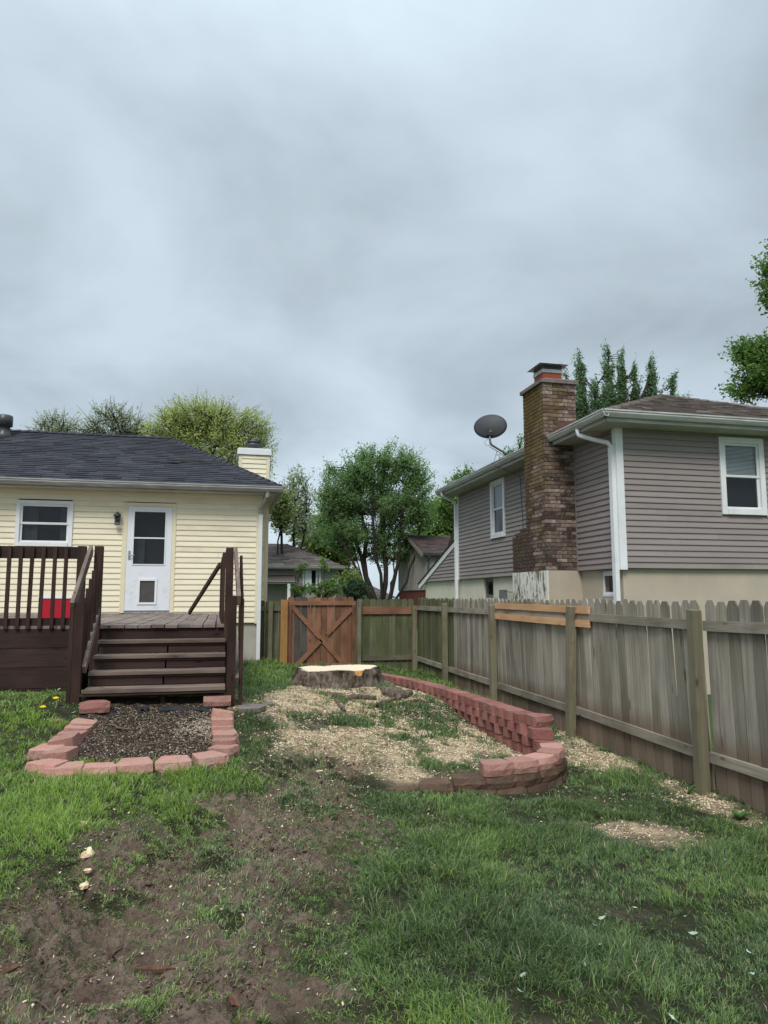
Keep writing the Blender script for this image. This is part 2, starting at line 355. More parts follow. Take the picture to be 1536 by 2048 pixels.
plain('yellow_petal', (.80, .55, .01), (.70, .42, .01), 20, .7, .2, .1, 0)
plain('fabric_black', (.012, .013, .015), (.03, .032, .036), 8, .75, .25, .1, .4, 90)
plain('stick_bark', (.13, .10, .075), (.07, .05, .038), 20, .9, .1, .25, .5, 60)
plain('chunk_cream', (.78, .64, .42), (.60, .42, .24), 22, .8, .2, .15, .5, 60)
plain('bark_piece', (.17, .095, .06), (.09, .052, .036), 18, .9, .1, .2, .6, 60, stretch=(6, 1, 1))
plain('torn_wood', (.58, .32, .12), (.44, .21, .07), 18, .8, .1, .0, .5, 50)
plain('leaf_pale', (.40, .47, .40), (.26, .34, .25), 12, .6, .3, .15, .1, 40)
plain('leaf_rust', (.24, .085, .04), (.15, .055, .03), 12, .7, .2, .15, .1, 40)
plain('trunk_bark', (.052, .043, .036), (.028, .023, .02), 6, .95, .1, .1, .8, 14, stretch=(3, 3, .7), bdist=.03)
plain('trunk_pale', (.10, .088, .075), (.06, .05, .042), 6, .95, .1, .1, .5, 14, stretch=(3, 3, .7), bdist=.02)
plain('brick_far', (.18, .055, .042), (.13, .042, .034), 8, .85, .2, .05, .2, 30)
plain('rock', (.22, .185, .16), (.12, .10, .088), 6, .9, .2, .1, .6, 25, bdist=.02)

def glass(name, tint=(.93, .95, .96)):
    t = NT(name); t.n.remove(t.p)
    g = t.new('ShaderNodeBsdfGlossy'); g.inputs['Roughness'].default_value = .02; g.inputs[0].default_value = (.95, .97, 1, 1)
    tr = t.new('ShaderNodeBsdfTransparent'); tr.inputs[0].default_value = (*tint, 1)
    fr = t.new('ShaderNodeFresnel'); fr.inputs[0].default_value = 1.55
    gb_ = t.new('ShaderNodeNewGeometry'); f2 = t.math('MULTIPLY', t.math('MULTIPLY', fr.outputs[0], .7), t.math('SUBTRACT', 1.0, gb_.outputs['Backfacing']))
    ms = t.new('ShaderNodeMixShader'); t.l.new(f2, ms.inputs[0]); t.l.new(tr.outputs[0], ms.inputs[1]); t.l.new(g.outputs[0], ms.inputs[2])
    t.l.new(ms.outputs[0], t.out.inputs[0]); MATS[name] = t.m
glass('window_glass')

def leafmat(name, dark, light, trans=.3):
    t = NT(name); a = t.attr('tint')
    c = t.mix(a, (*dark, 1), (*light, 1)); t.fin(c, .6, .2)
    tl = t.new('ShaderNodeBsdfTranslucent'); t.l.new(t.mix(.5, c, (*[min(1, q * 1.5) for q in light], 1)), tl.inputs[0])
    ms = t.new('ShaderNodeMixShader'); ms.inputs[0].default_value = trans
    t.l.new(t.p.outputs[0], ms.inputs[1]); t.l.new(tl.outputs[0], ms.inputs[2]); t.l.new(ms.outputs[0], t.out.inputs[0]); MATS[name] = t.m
leafmat('leaves_maple', (.080, .150, .052), (.25, .385, .145), .5)
leafmat('leaves_yellow', (.24, .30, .075), (.48, .54, .19), .5)
leafmat('leaves_pale', (.20, .26, .13), (.40, .47, .29), .5)
leafmat('leaves_olive', (.110, .155, .042), (.25, .31, .095), .5)
leafmat('leaves_fresh', (.075, .145, .028), (.19, .32, .075), .4)
leafmat('leaves_spire', (.085, .155, .072), (.24, .36, .18), .5)
leafmat('leaves_dark', (.018, .042, .020), (.045, .085, .035))
leafmat('leaves_weed', (.05, .11, .025), (.12, .22, .06))

def tintmat(name, stops, rough=.9, spec=.06, trans=0.0):
    t = NT(name); a = t.attr('tint'); r = t.new('ShaderNodeValToRGB'); t.l.new(a, r.inputs[0])
    e = r.color_ramp.elements
    e[0].position = stops[0][0]; e[0].color = (*stops[0][1], 1); e[1].position = stops[-1][0]; e[1].color = (*stops[-1][1], 1)
    for p, c in stops[1:-1]: q = e.new(p); q.color = (*c, 1)
    c = r.outputs[0]; t.fin(c, rough, spec)
    if trans:
        tl = t.new('ShaderNodeBsdfTranslucent'); t.l.new(c, tl.inputs[0]); ms = t.new('ShaderNodeMixShader'); ms.inputs[0].default_value = trans
        t.l.new(t.p.outputs[0], ms.inputs[1]); t.l.new(tl.outputs[0], ms.inputs[2]); t.l.new(ms.outputs[0], t.out.inputs[0])
    MATS[name] = t.m
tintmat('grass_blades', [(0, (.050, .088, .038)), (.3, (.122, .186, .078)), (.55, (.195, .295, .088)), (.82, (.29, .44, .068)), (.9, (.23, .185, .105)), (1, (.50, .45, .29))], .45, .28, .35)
tintmat('chips', [(0, (.09, .055, .038)), (.2, (.36, .24, .145)), (.5, (.68, .53, .34)), (1, (.88, .78, .58))], .85)
tintmat('mulch_bits', [(0, (.032, .024, .020)), (.5, (.095, .070, .055)), (.78, (.26, .19, .14)), (1, (.64, .55, .42))], .9)
tintmat('shingle_charcoal', [(0, (.036, .037, .043)), (.5, (.048, .049, .058)), (1, (.066, .068, .078))], .95, .05)
tintmat('shingle_brown', [(0, (.085, .068, .060)), (.5, (.155, .130, .116)), (1, (.26, .23, .21))], .95, .05)
tintmat('shingle_far', [(0, (.105, .088, .082)), (.5, (.14, .118, .11)), (1, (.18, .152, .142))], .95, .05)
tintmat('shingle_fardark', [(0, (.06, .044, .041)), (.5, (.08, .06, .056)), (1, (.105, .08, .074))], .95, .05)

# ground
t = NT('ground_soil'); v = t.coord((1, 1, 1), False)
nb = t.noise(v, 1.7, 5, .6); nf = t.noise(v, 26, 5, .7); nm = t.noise(v, 7, 5, .65)
soil = t.mix(t.rng(nm, .3, .7), (.110, .075, .057, 1), (.265, .198, .152, 1))
soil = t.mix(t.rng(nf, .48, .72), soil, (.045, .030, .023, 1))
soil = t.mix(t.math('MULTIPLY', t.rng(nb, .5, .7), .6), soil, (.215, .152, .112, 1))
thatch = t.mix(t.rng(nf, .35, .7), (.038, .042, .022, 1), (.085, .078, .045, 1))
thatch = t.mix(t.rng(nm, .4, .65), thatch, (.024, .030, .014, 1))
c = t.mix(t.rng(t.attr('grass'), .25, .8), soil, thatch)
saw = t.mix(t.rng(nf, .35, .65), (.70, .56, .37, 1), (.44, .31, .19, 1))
saw = t.mix(t.rng(nm, .5, .72), saw, (.20, .13, .085, 1))
chf = t.math('MULTIPLY', t.attr('chip'), t.rng(t.noise(v, 5, 6, .75), .35, .57))
c = t.mix(chf, c, saw)
mul = t.mix(t.rng(nf, .4, .65), (.050, .036, .029, 1), (.13, .094, .072, 1))
c = t.mix(t.attr('bed'), c, mul)
far = t.mix(t.rng(nb, .3, .7), (.05, .09, .025, 1), (.075, .12, .035, 1))
c = t.mix(t.attr('far'), c, far)
t.bump(t.math('ADD', t.noise(v, 38, 6, .75), t.math('MULTIPLY', t.noise(v, 13, 4, .65), 1.5)), 1.0, .028)
MATS['ground_soil'] = t.fin(c, t.rng(nm, .3, .7, .75, .98), .10)

# bricks and blocks
def blockmat(name, c1, c2, dark, dirt=None, dirtf=0.0):
    t = NT(name); v = t.coord()
    c = t.mix(t.rng(t.noise(v, 9, 5, .7), .3, .7), (*c1, 1), (*c2, 1))
    c = t.mix(t.math('MULTIPLY', t.rng(t.noise(v, 60, 3, .7), .56, .72), .55), c, (*dark, 1))
    if dirt: c = t.mix(t.math('MULTIPLY', t.rng(t.noise(v, 6, 5, .7), .38, .62), dirtf), c, (*dirt, 1))
    c = t.mix(1.0, c, t.rng(t.rand, 0, 1, .74, 1.2), 'MULTIPLY')
    hb = t.math('ADD', t.noise(v, 60, 5, .75), t.math('MULTIPLY', t.noise(v, 18, 4, .7), 1.6)); t.bump(hb, .9, .012); MATS[name] = t.fin(c, .95, .06)
blockmat('block_red', (.375, .160, .138), (.285, .108, .092), (.15, .055, .048), (.29, .18, .15), .5)
blockmat('block_dirty', (.19, .105, .078), (.125, .078, .058), (.06, .04, .03), (.085, .07, .045), .75)
blockmat('block_pink', (.52, .265, .220), (.42, .190, .155), (.20, .09, .072), (.36, .265, .21), .6)
t = NT('chimney_brick'); v = t.coord(); gm = t.new('ShaderNodeNewGeometry')
r = t.new('ShaderNodeValToRGB'); t.l.new(t.rand, r.inputs[0]); e = r.color_ramp.elements
e[0].color = (.050, .034, .029, 1); e[1].color = (.46, .37, .32, 1)
for p, cc in ((.22, (.085, .058, .048)), (.42, (.21, .150, .125)), (.72, (.31, .22, .18))): q = e.new(p); q.color = (*cc, 1)
c = t.mix(t.rng(t.noise(v, 18, 5, .7), .35, .7), r.outputs[0], (.075, .05, .042, 1))
c = t.mix(t.math('MULTIPLY', t.rng(t.noise(v, 22, 5, .75), .54, .66), .55), c, (.46, .385, .34, 1))
sp = t.new('ShaderNodeSeparateXYZ'); t.l.new(gm.outputs['Position'], sp.inputs[0])
up = t.rng(sp.outputs[2], 2.8, 5.2, 0.0, .22); nrm = t.new('ShaderNodeSeparateXYZ'); t.l.new(gm.outputs['Normal'], nrm.inputs[0])
moss = t.math('ADD', t.math('ADD', t.noise(gm.outputs['Position'], 2.2, 6, .7), up), t.rng(nrm.outputs[0], -1, -.5, .13, -.03))
c = t.mix(t.rng(moss, .62, .84, 0, .78), c, t.mix(t.rng(t.noise(v, 7, 3, .6), .35, .65), (.19, .115, .030, 1), (.105, .085, .032, 1)))
t.bump(t.noise(v, 50, 5, .7), .6, .008); MATS['chimney_brick'] = t.fin(c, .95, .05)
plain('mortar', (.27, .235, .20), (.15, .13, .105), 14, .95, .1, .0, .4, 60)
t = NT('peeling_paint'); v = t.coord((1, 1, .35), False)
pf = t.rng(t.math('ADD', t.noise(v, 11, 6, .75), t.math('MULTIPLY', t.noise(v, 2.5, 3, .5), .35)), .68, .74)
c = t.mix(pf, (.72, .70, .62, 1), (.20, .155, .115, 1)); t.bump(pf, -.3, .004); MATS['peeling_paint'] = t.fin(c, .85, .2)
t = NT('stump_bark'); v = t.coord((3.4, 3.4, 1.5), False)
b1 = t.noise(v, 3.4, 8, .78, 1.2)
c = t.mix(t.rng(b1, .36, .66), (.040, .030, .025, 1), (.34, .265, .21, 1))
c = t.mix(t.math('MULTIPLY', t.rng(t.noise(t.raw, 3.2, 4, .6), .5, .68), .5), c, (.085, .090, .045, 1))
c = t.mix(t.math('MULTIPLY', t.rng(t.noise(t.raw, 45, 3, .7), .62, .70), .7), c, (.62, .50, .33, 1))
t.bump(b1, 1.0, .05); MATS['stump_bark'] = t.fin(c, .95, .03)
t = NT('stump_cut'); v = t.coord((1, 1, 1), False)
sp = t.new('ShaderNodeSeparateXYZ'); t.l.new(v, sp.inputs[0])
rr = t.math('SQRT', t.math('ADD', t.math('MULTIPLY', sp.outputs[0], sp.outputs[0]), t.math('MULTIPLY', sp.outputs[1], sp.outputs[1])))
ring = t.math('SINE', t.math('MULTIPLY', t.math('ADD', rr, t.math('MULTIPLY', t.noise(v, 3, 3, .5), .12)), 160.0))
c = t.mix(t.rng(ring, -1, 1, 0, .35), (.76, .64, .47, 1), (.58, .42, .27, 1))
c = t.mix(t.rng(t.noise(v, 6, 4, .6), .55, .75, 0, .5), c, (.74, .50, .28, 1)); t.bump(t.noise(v, 60, 3, .6), .3, .004)
MATS['stump_cut'] = t.fin(c, .7, .25)

# ------------------------------------------------------------------ object helpers
WM = {}
def link(name, data, mat=None, parent=None, M=None):
    o = bpy.data.objects.new(name, data); col.objects.link(o)
    M = M or Matrix.Identity(4); WM[o.name] = M
    if parent is not None:
        o.parent = parent; o.matrix_parent_inverse = WM[parent.name].inverted()
    o.matrix_basis = M
    if mat is not None and data is not None and len(data.materials) == 0: data.materials.append(MATS[mat])
    return o
def tag(o, label=None, cat=None, group=None, kind=None):
    if label: o['label'] = label
    if cat: o['category'] = cat
    if group: o['group'] = group
    if kind: o['kind'] = kind
    return o
def thing(name, loc, label, cat, group=None):
    return tag(link(name, None, M=Matrix.Translation(loc)), label, cat, group)
class MB:
    def __init__(s): s.v = []; s.f = []; s.t = []
    def poly(s, pts, faces, tint=None):
        b = len(s.v); s.v += [tuple(p) for p in pts]; s.f += [tuple(i + b for i in f) for f in faces]
        if tint is not None: s.t += [tint] * len(pts)
        return s
    def hexa(s, p, tint=None):     # 8 points: bottom 0-3 ccw, top 4-7
        return s.poly(p, [(3, 2, 1, 0), (4, 5, 6, 7), (0, 1, 5, 4), (1, 2, 6, 5), (2, 3, 7, 6), (3, 0, 4, 7)], tint)
    def box(s, x0, x1, y0, y1, z0, z1, tint=None):
        return s.hexa([(x0, y0, z0), (x1, y0, z0), (x1, y1, z0), (x0, y1, z0), (x0, y0, z1), (x1, y0, z1), (x1, y1, z1), (x0, y1, z1)], tint)
    def bar(s, a, b, w, h, up=(0, 0, 1)):
        a = Vector(a); b = Vector(b); d = (b - a).normalized(); sd = d.cross(Vector(up)).normalized(); u = sd.cross(d).normalized()
        P = [q + sd * (i * w / 2) + u * (j * h / 2) for q in (a, b) for i, j in ((-1, -1), (1, -1), (1, 1), (-1, 1))]
        return s.poly(P, [(0, 1, 2, 3), (7, 6, 5, 4), (0, 4, 5, 1), (1, 5, 6, 2), (2, 6, 7, 3), (3, 7, 4, 0)])
    def prism(s, pts, d):          # polygon points + extrusion vector
        n = len(pts); d = Vector(d); P = [Vector(p) for p in pts] + [Vector(p) + d for p in pts]
        return s.poly(P, [tuple(range(n))[::-1], tuple(range(n, 2 * n))] + [(i, (i + 1) % n, n + (i + 1) % n, n + i) for i in range(n)])
    def tube(s, path, rad, n=8, cap=True):
        path = [Vector(p) for p in path]; m = len(path)
        if not hasattr(rad, '__len__'): rad = [rad] * m
        rings = []; up = Vector((0.31, 0.17, 0.93))
        b = len(s.v)
        for i, p in enumerate(path):
            d = (path[min(i + 1, m - 1)] - path[max(i - 1, 0)]).normalized()
            sd = d.cross(up)
            if sd.length < 1e-4: sd = d.cross(Vector((1, 0, 0)))
            sd.normalize(); u = sd.cross(d)
            for k in range(n):
                a = 2 * math.pi * k / n; s.v.append(tuple(p + (sd * math.cos(a) + u * math.sin(a)) * rad[i]))
        for i in range(m - 1):
            for k in range(n):
                s.f.append((b + i * n + k, b + i * n + (k + 1) % n, b + (i + 1) * n + (k + 1) % n, b + (i + 1) * n + k))
        if cap: s.f.append(tuple(b + k for k in range(n))[::-1]); s.f.append(tuple(b + (m - 1) * n + k for k in range(n)))
        return s
    def lathe(s, prof, c, n=20):
        b = len(s.v); m = len(prof)
        for r, z in prof:
            for k in range(n):
                a = 2 * math.pi * k / n; s.v.append((c[0] + r * math.cos(a), c[1] + r * math.sin(a), c[2] + z))
        for i in range(m - 1):
            for k in range(n): s.f.append((b + i * n + k, b + i * n + (k + 1) % n, b + (i + 1) * n + (k + 1) % n, b + (i + 1) * n + k))
        s.f.append(tuple(b + k for k in range(n))[::-1]); s.f.append(tuple(b + (m - 1) * n + k for k in range(n)))
        return s
    def mesh(s, name, smooth=False):
        me = bpy.data.meshes.new(name); me.from_pydata(s.v, [], s.f); me.update()
        if s.t and len(s.t) == len(s.v):
            a = me.attributes.new('tint', 'FLOAT', 'POINT'); a.data.foreach_set('value', s.t)
        if smooth: me.polygons.foreach_set('use_smooth', [True] * len(me.polygons))
        return me
    def build(s, name, mat, parent=None, smooth=False, M=None):
        return link(name, s.mesh(name, smooth), mat, parent, M)
def box(name, mat, parent, *a): return MB().box(*a).build(name, mat, parent)
def npmesh(name, V, Fq, tint=None, smooth=False):
    """V (n,3), Fq list of (m,k) face index arrays"""
    me = bpy.data.meshes.new(name); me.vertices.add(len(V)); me.vertices.foreach_set('co', np.ascontiguousarray(V, dtype=np.float32).ravel())
    loops = np.concatenate([f.ravel() for f in Fq]); tot = np.concatenate([np.full(len(f), f.shape[1]) for f in Fq])
    st = np.concatenate([[0], np.cumsum(tot)[:-1]])
    me.loops.add(len(loops)); me.loops.foreach_set('vertex_index', loops.astype(np.int32))
    me.polygons.add(len(tot)); me.polygons.foreach_set('loop_start', st.astype(np.int32))
    if smooth: me.polygons.foreach_set('use_smooth', np.ones(len(tot), bool))
    me.update(calc_edges=True)
    if tint is not None:
        a = me.attributes.new('tint', 'FLOAT', 'POINT'); a.data.foreach_set('value', np.ascontiguousarray(tint, dtype=np.float32))
    return me

# ------------------------------------------------------------------ ground sheet
ny, nx = XX.shape
V = np.c_[XX.ravel(), YY.ravel(), ZZ.ravel()]
ii = np.arange(ny - 1)[:, None] * nx + np.arange(nx - 1)[None, :]
Q = np.stack([ii, ii + 1, ii + nx + 1, ii + nx], -1).reshape(-1, 4)
me = npmesh('ground', V, [Q], smooth=True)
for nm_, arr in (('mud', MUD), ('chip', CHIP), ('bed', BED), ('grass', GRASS), ('far', (~near).astype(float))):
    a = me.attributes.new(nm_, 'FLOAT', 'POINT'); a.data.foreach_set('value', arr.ravel().astype(np.float32))
g = link('ground', me, 'ground_soil'); tag(g, 'muddy back yard ground with torn up lawn', None, None, 'structure')

# ------------------------------------------------------------------ building helpers
SR = random.Random(77)
def siding(parent, mat, plane, pos, a0, a1, z0, z1, step, openings=(), out=.028, clip=None, sgn=-1):
    """lap siding, each course an object. plane 'y': wall at y=pos facing -y, runs along x; plane 'x': wall at x=pos facing -x, runs along y."""
    n = int(math.ceil((z1 - z0) / step - 1e-6))
    for k in range(n):
        za = z0 + k * step; zb = min(z1, za + step)
        segs = [(a0, a1)]
        if clip: segs = [clip(za, zb)]
        for (o0, o1, q0, q1) in openings:
            if zb > q0 + .005 and za < q1 - .005:
                ns = []
                for s0, s1 in segs:
                    if o1 <= s0 or o0 >= s1: ns.append((s0, s1)); continue
                    if o0 > s0: ns.append((s0, o0))
                    if o1 < s1: ns.append((o1, s1))
                segs = ns
        cut = []
        for s0, s1 in segs:
            jn = s0 + SR.uniform(.6, 3.6)
            while jn < s1 - .4: cut.append((s0, jn - .0015)); s0 = jn + .0015; jn += 3.66
            cut.append((s0, s1))
        for s0, s1 in cut:
            if s1 - s0 < .02: continue
            lip = step * .12; und = .016
            prof = [(0.0, za + und), (out * .55, za + und), (out * .6, za - .002), (out, za - .002), (out * .97, za + lip), (out * .72, za + step * .5), (out * .70, za + step * .52), (out * .35, zb + .002), (0.0, zb + .002)]
            if plane == 'y': pts = [(s0, pos + sgn * d, z) for d, z in prof]; ex = (s1 - s0, 0, 0)
            else: pts = [(pos + sgn * d, s0, z) for d, z in prof]; ex = (0, s1 - s0, 0)
            MB().prism(pts, ex).build('siding_board', mat, parent)

def P(plane, pos, a, d, z):       # point on a wall: along a, d metres out of the wall, height z
    return (a, pos - d, z) if plane == 'y' else (pos - d, a, z)
def wbox(mb, plane, pos, a0, a1, d0, d1, z0, z1):
    if plane == 'y': return mb.box(a0, a1, pos - d1, pos - d0, z0, z1)
    return mb.box(pos - d1, pos - d0, a0, a1, z0, z1)
def window(parent, plane, pos, a0, a1, z0, z1, fw=.075, trim='white_trim', sash='white_trim', blind=False, drape=False, mid=.5, dd=.05):
    fr = MB()
    wbox(fr, plane, pos, a0, a0 + fw, -.02, dd, z0, z1); wbox(fr, plane, pos, a1 - fw, a1, -.02, dd, z0, z1)
    wbox(fr, plane, pos, a0 + fw, a1 - fw, -.02, dd, z1 - fw, z1); wbox(fr, plane, pos, a0 + fw, a1 - fw, -.02, dd + .02, z0, z0 + fw)
    w = fr.build('window', trim, parent)
    b0, b1, y0, y1 = a0 + fw, a1 - fw, z0 + fw, z1 - fw; zm = y0 + (y1 - y0) * mid; s = .042
    for nm, q0, q1, d in (('lower_sash', y0, zm + .02, .004), ('upper_sash', zm - .02, y1, .022)):
        m = MB()
        wbox(m, plane, pos, b0, b0 + s, d - .018, d, q0, q1); wbox(m, plane, pos, b1 - s, b1, d - .018, d, q0, q1)
        wbox(m, plane, pos, b0 + s, b1 - s, d - .018, d, q0, q0 + s); wbox(m, plane, pos, b0 + s, b1 - s, d - .018, d, q1 - s, q1)
        m.build(nm, sash, w)
        m = MB(); wbox(m, plane, pos, b0 + s, b1 - s, d - .012, d - .007, q0 + s, q1 - s); m.build('pane', 'window_glass', w)
    m = MB(); wbox(m, plane, pos, b0 - .02, b1 + .02, -.16, -.14, y0 - .02, y1 + .02); m.build('dark_room', 'room_dark', w)
    if blind:
        m = MB(); z = y1 - .03
        while z > zm - .02:
            wbox(m, plane, pos, b0 + .02, b1 - .02, -.055, -.035, z - .012, z); z -= .024
        m.build('blind', 'blind', w)
    if drape:
        m = MB(); wbox(m, plane, pos, b0 + .01, b0 + (b1 - b0) * .34, -.09, -.07, y0, y1); wbox(m, plane, pos, b1 - (b1 - b0) * .2, b1 - .01, -.09, -.07, y0, y1)
        m.build('curtain', 'sheer_dark', w)
    return w

def shingles(parent, mat, e0, e1, r0, r1, course=.14, tabw=.30, th=.012, name='shingles', seed=1):
    """roof face: eave line e0-e1, ridge line r0-r1 (r0 above e0). one joined part of separate tabs"""
    rg = random.Random(seed); e0, e1, r0, r1 = map(Vector, (e0, e1, r0, r1))
    ax = (e1 - e0).normalized(); nrm = ax.cross((r0 + r1) / 2 - (e0 + e1) / 2).normalized()
    if nrm.z < 0: nrm = -nrm
    sl = nrm.cross(ax).normalized()
    if sl.z < 0: sl = -sl
    H = (r0 - e0).dot(sl); n = int(H / course); course = H / n
    la = lambda q: (q - e0).dot(ax)
    m = MB()
    for k in range(n):
        t0 = k / n; t1 = (k + 1.0) / n; tm = (k + .35) / n
        lo = la(e0) * (1 - tm) + la(r0) * tm; hi = la(e1) * (1 - tm) + la(r1) * tm
        x = lo - rg.random() * tabw; wave = rg.random() * 6
        while x < hi:
            w = tabw * rg.uniform(.55, 1.25); a = max(x, lo); b = min(x + w, hi); x += w
            if b - a < .01: continue
            h0 = th * rg.uniform(.7, 1.9); tn = min(1, max(0, .5 + rg.gauss(0, .22)))
            lap = course * 1.0
            dj = rg.uniform(-.006, .006)
            p = lambda u, s, h: e0 + ax * u + sl * s + nrm * h
            s0 = k * course + dj; s1 = (k + 1) * course
            m.poly([p(a, s0, h0), p(b - .004, s0, h0), p(b - .004, s1, .003), p(a, s1, .003), p(a, s0, -.004), p(b - .004, s0, -.004)],
                   [(0, 1, 2, 3), (4, 5, 1, 0), (4, 0, 3), (5, 2, 1)], tn)
    o = m.build(name, mat, parent); o['kind'] = 'stuff'; return o
def ridge_caps(parent, mat, a, b, step=.2, w=.26, seed=3):
    rg = random.Random(seed); a = Vector(a); b = Vector(b); d = b - a; L = d.length; d.normalize(); n = int(L / step)
    sd = d.cross(Vector((0, 0, 1))).normalized(); m = MB()
    for k in range(n):
        p = a + d * (k * L / n); q = a + d * ((k + 1.25) * L / n); tn = rg.uniform(.2, .7)
        h = .035; dr = .055
        m.poly([p - sd * w / 2 + Vector((0, 0, h - dr)), p + Vector((0, 0, h + .012)), p + sd * w / 2 + Vector((0, 0, h - dr)), q - sd * w / 2 + Vector((0, 0, h - .02 - dr)), q + Vector((0, 0, h - .008)), q + sd * w / 2 + Vector((0, 0, h - .02 - dr)),
                p + Vector((0, 0, h - .02))], [(0, 1, 4, 3), (1, 2, 5, 4), (0, 6, 1), (6, 2, 1)], tn)
    o = m.build('ridge_caps', mat, parent); o['kind'] = 'stuff'; return o

def gutter(parent, mat, a, b, outdir, h=.11, w=.11):
    a = Vector(a); d = Vector(b) - a; o = Vector(outdir)
    prof = [(0, 0), (w * .62, 0), (w, h * .5), (w * .97, h * .75), (w * 1.1, h * .80), (w * 1.1, h), (w * .92, h), (w * .92, h * .86), (w * .88, h * .55), (w * .58, .012), (.01, .012), (.01, h), (0, h)]
    MB().prism([a + o * x + Vector((0, 0, z)) for x, z in prof], d).build('gutter', mat, parent)

# ------------------------------------------------------------------ yellow house
HY = 14.86; HX = .79
yh = thing('yellow_house', (HX - 4, HY + 3, .4), 'single storey house with pale yellow lap siding and charcoal shingle hip roof behind the deck', 'house')
DOOR = (-1.925, -.905, 1.38, 3.565); WINY = (-3.875, -2.85, 2.665, 3.555)
ZS0 = 1.175; ZS1 = 3.80
box('core', 'room_dark', yh, -10.3, DOOR[0] + .05, HY + .20, HY + 5.9, .2, 3.75)
box('wall_core', 'cream_trim', yh, -10.3, WINY[0] + .03, HY + .002, HY + .18, ZS0, ZS1)
box('wall_core', 'cream_trim', yh, WINY[0] + .03, WINY[1] - .03, HY + .002, HY + .18, ZS0, WINY[2] + .03)
box('wall_core', 'cream_trim', yh, WINY[1] - .03, DOOR[0] + .03, HY + .002, HY + .18, ZS0, ZS1 - .001)
box('wall_core', 'cream_trim', yh, DOOR[1] - .03, HX - .005, HY + .002, HY + 5.99, ZS0, ZS1 - .002)
siding(yh, 'siding_yellow', 'y', HY, -10.3, HX - .10, ZS0, ZS1, .1095, [(DOOR[0], DOOR[1], 1.0, DOOR[3]), (WINY[0], WINY[1], WINY[2], WINY[3])])
siding(yh, 'siding_yellow', 'x', HX - .005, HY + .10, HY + 6, ZS0, ZS1 + .05, .1095, [(HY + 1.05, HY + 2.2, .5, 5)], sgn=1)
MB().box(HX - .10, HX + .022, HY - .034, HY, ZS0 - .02, ZS1).box(HX - .004, HX + .022, HY + .001, HY + .10, ZS0 - .02, ZS1).build('corner_trim', 'cream_trim', yh)
box('foundation', 'concrete_grey', yh, -10.2, HX - .04, HY + .03, HY + 5.9, -.1, ZS0 - .002)
window(yh, 'y', HY, *WINY, fw=.07, mid=.50, drape=True)
# door unit
dr = MB(); d0, d1, dz0, dz1 = DOOR
wbox(dr, 'y', HY, d0, d0 + .09, -.05, .035, dz0, dz1); wbox(dr, 'y', HY, d1 - .075, d1, -.05, .035, dz0, dz1)
wbox(dr, 'y', HY, d0 + .09, d1 - .075, -.05, .035, dz1 - .07, dz1)
df = dr.build('door_frame', 'cream_trim', yh)
box('threshold', 'metal_galv', df, d0 + .09, d1 - .075, HY - .06, HY + .05, 1.372, 1.41)
a0, a1, b0, b1 = -1.832, -.983, 1.425, 3.49
GL = (-1.705, -1.115, 2.34, 3.385); PT = (-1.565, -1.262, 1.575, 2.02)
m = MB()
for x0, x1, z0, z1 in ((a0, GL[0], b0, b1), (GL[1], a1, b0, b1), (GL[0], GL[1], GL[3], b1), (GL[0], GL[1], PT[3], GL[2]), (GL[0], PT[0], PT[2], PT[3]), (PT[1], GL[1], PT[2], PT[3]), (GL[0], GL[1], b0, PT[2])):
    m.box(x0, x1, HY - .03, HY + .01, z0, z1)
# scuffed white door skin
t = NT('door_skin'); v = t.coord((1, 1, 1), False); sp = t.new('ShaderNodeSeparateXYZ'); t.l.new(v, sp.inputs[0])
zone = t.math('MULTIPLY', t.rng(sp.outputs[2], 1.45, 2.05, .75, 1.0), t.rng(sp.outputs[2], 2.05, 2.34, 1.0, 0.0))
c = t.mix(t.math('MULTIPLY', t.math('MULTIPLY', t.rng(t.noise(v, 7, 6, .7), .54, .74), .5), zone), (.72, .745, .78, 1), (.34, .30, .25, 1))
MATS['door_skin'] = t.fin(c, .42, .4)
door = m.build('door', 'door_skin', yh)
m = MB(); s = .022
for x0, x1, z0, z1 in ((GL[0] - s, GL[0], GL[2] - s, GL[3] + s), (GL[1], GL[1] + s, GL[2] - s, GL[3] + s), (GL[0], GL[1], GL[3], GL[3] + s), (GL[0], GL[1], GL[2] - s, GL[2]), (GL[0], GL[1], 2.845, 2.872)):
    m.box(x0, x1, HY - .042, HY - .0305, z0, z1)
m.build('glass_frame', 'white_trim', door)
box('pane', 'window_glass', door, GL[0], GL[1], HY - .016, HY - .010, 2.85, GL[3]); box('pane', 'window_glass', door, GL[0], GL[1], HY - .016, HY - .010, GL[2], 2.845)
box('inner_dark', 'room_dark', door, d0 + .09, d1 - .075, HY + .17, HY + .19, 1.4, 3.5)
box('inner_door_panel', 'sheer_dark', door, GL[0] - .02, GL[0] + .2, HY + .10, HY + .12, GL[2], 2.85)
m = MB(); s = .03
for x0, x1, z0, z1 in ((PT[0] - s, PT[0] + .01, PT[2] - s, PT[3] + s), (PT[1] - .01, PT[1] + s, PT[2] - s, PT[3] + s), (PT[0] + .01, PT[1] - .01, PT[3] - .01, PT[3] + s), (PT[0] + .01, PT[1] - .01, PT[2] - s, PT[2] + .01)):
    m.box(x0, x1, HY - .048, HY - .0305, z0, z1)
pd = m.build('pet_door', 'white_trim', door)
plain('pet_flap', (.085, .078, .07), (.06, .055, .05), 6, .45, .4, 0, .05, 20); box('flap', 'pet_flap', pd, PT[0] + .01, PT[1] - .01, HY - .02, HY - .012, PT[2] + .01, PT[3] - .01)
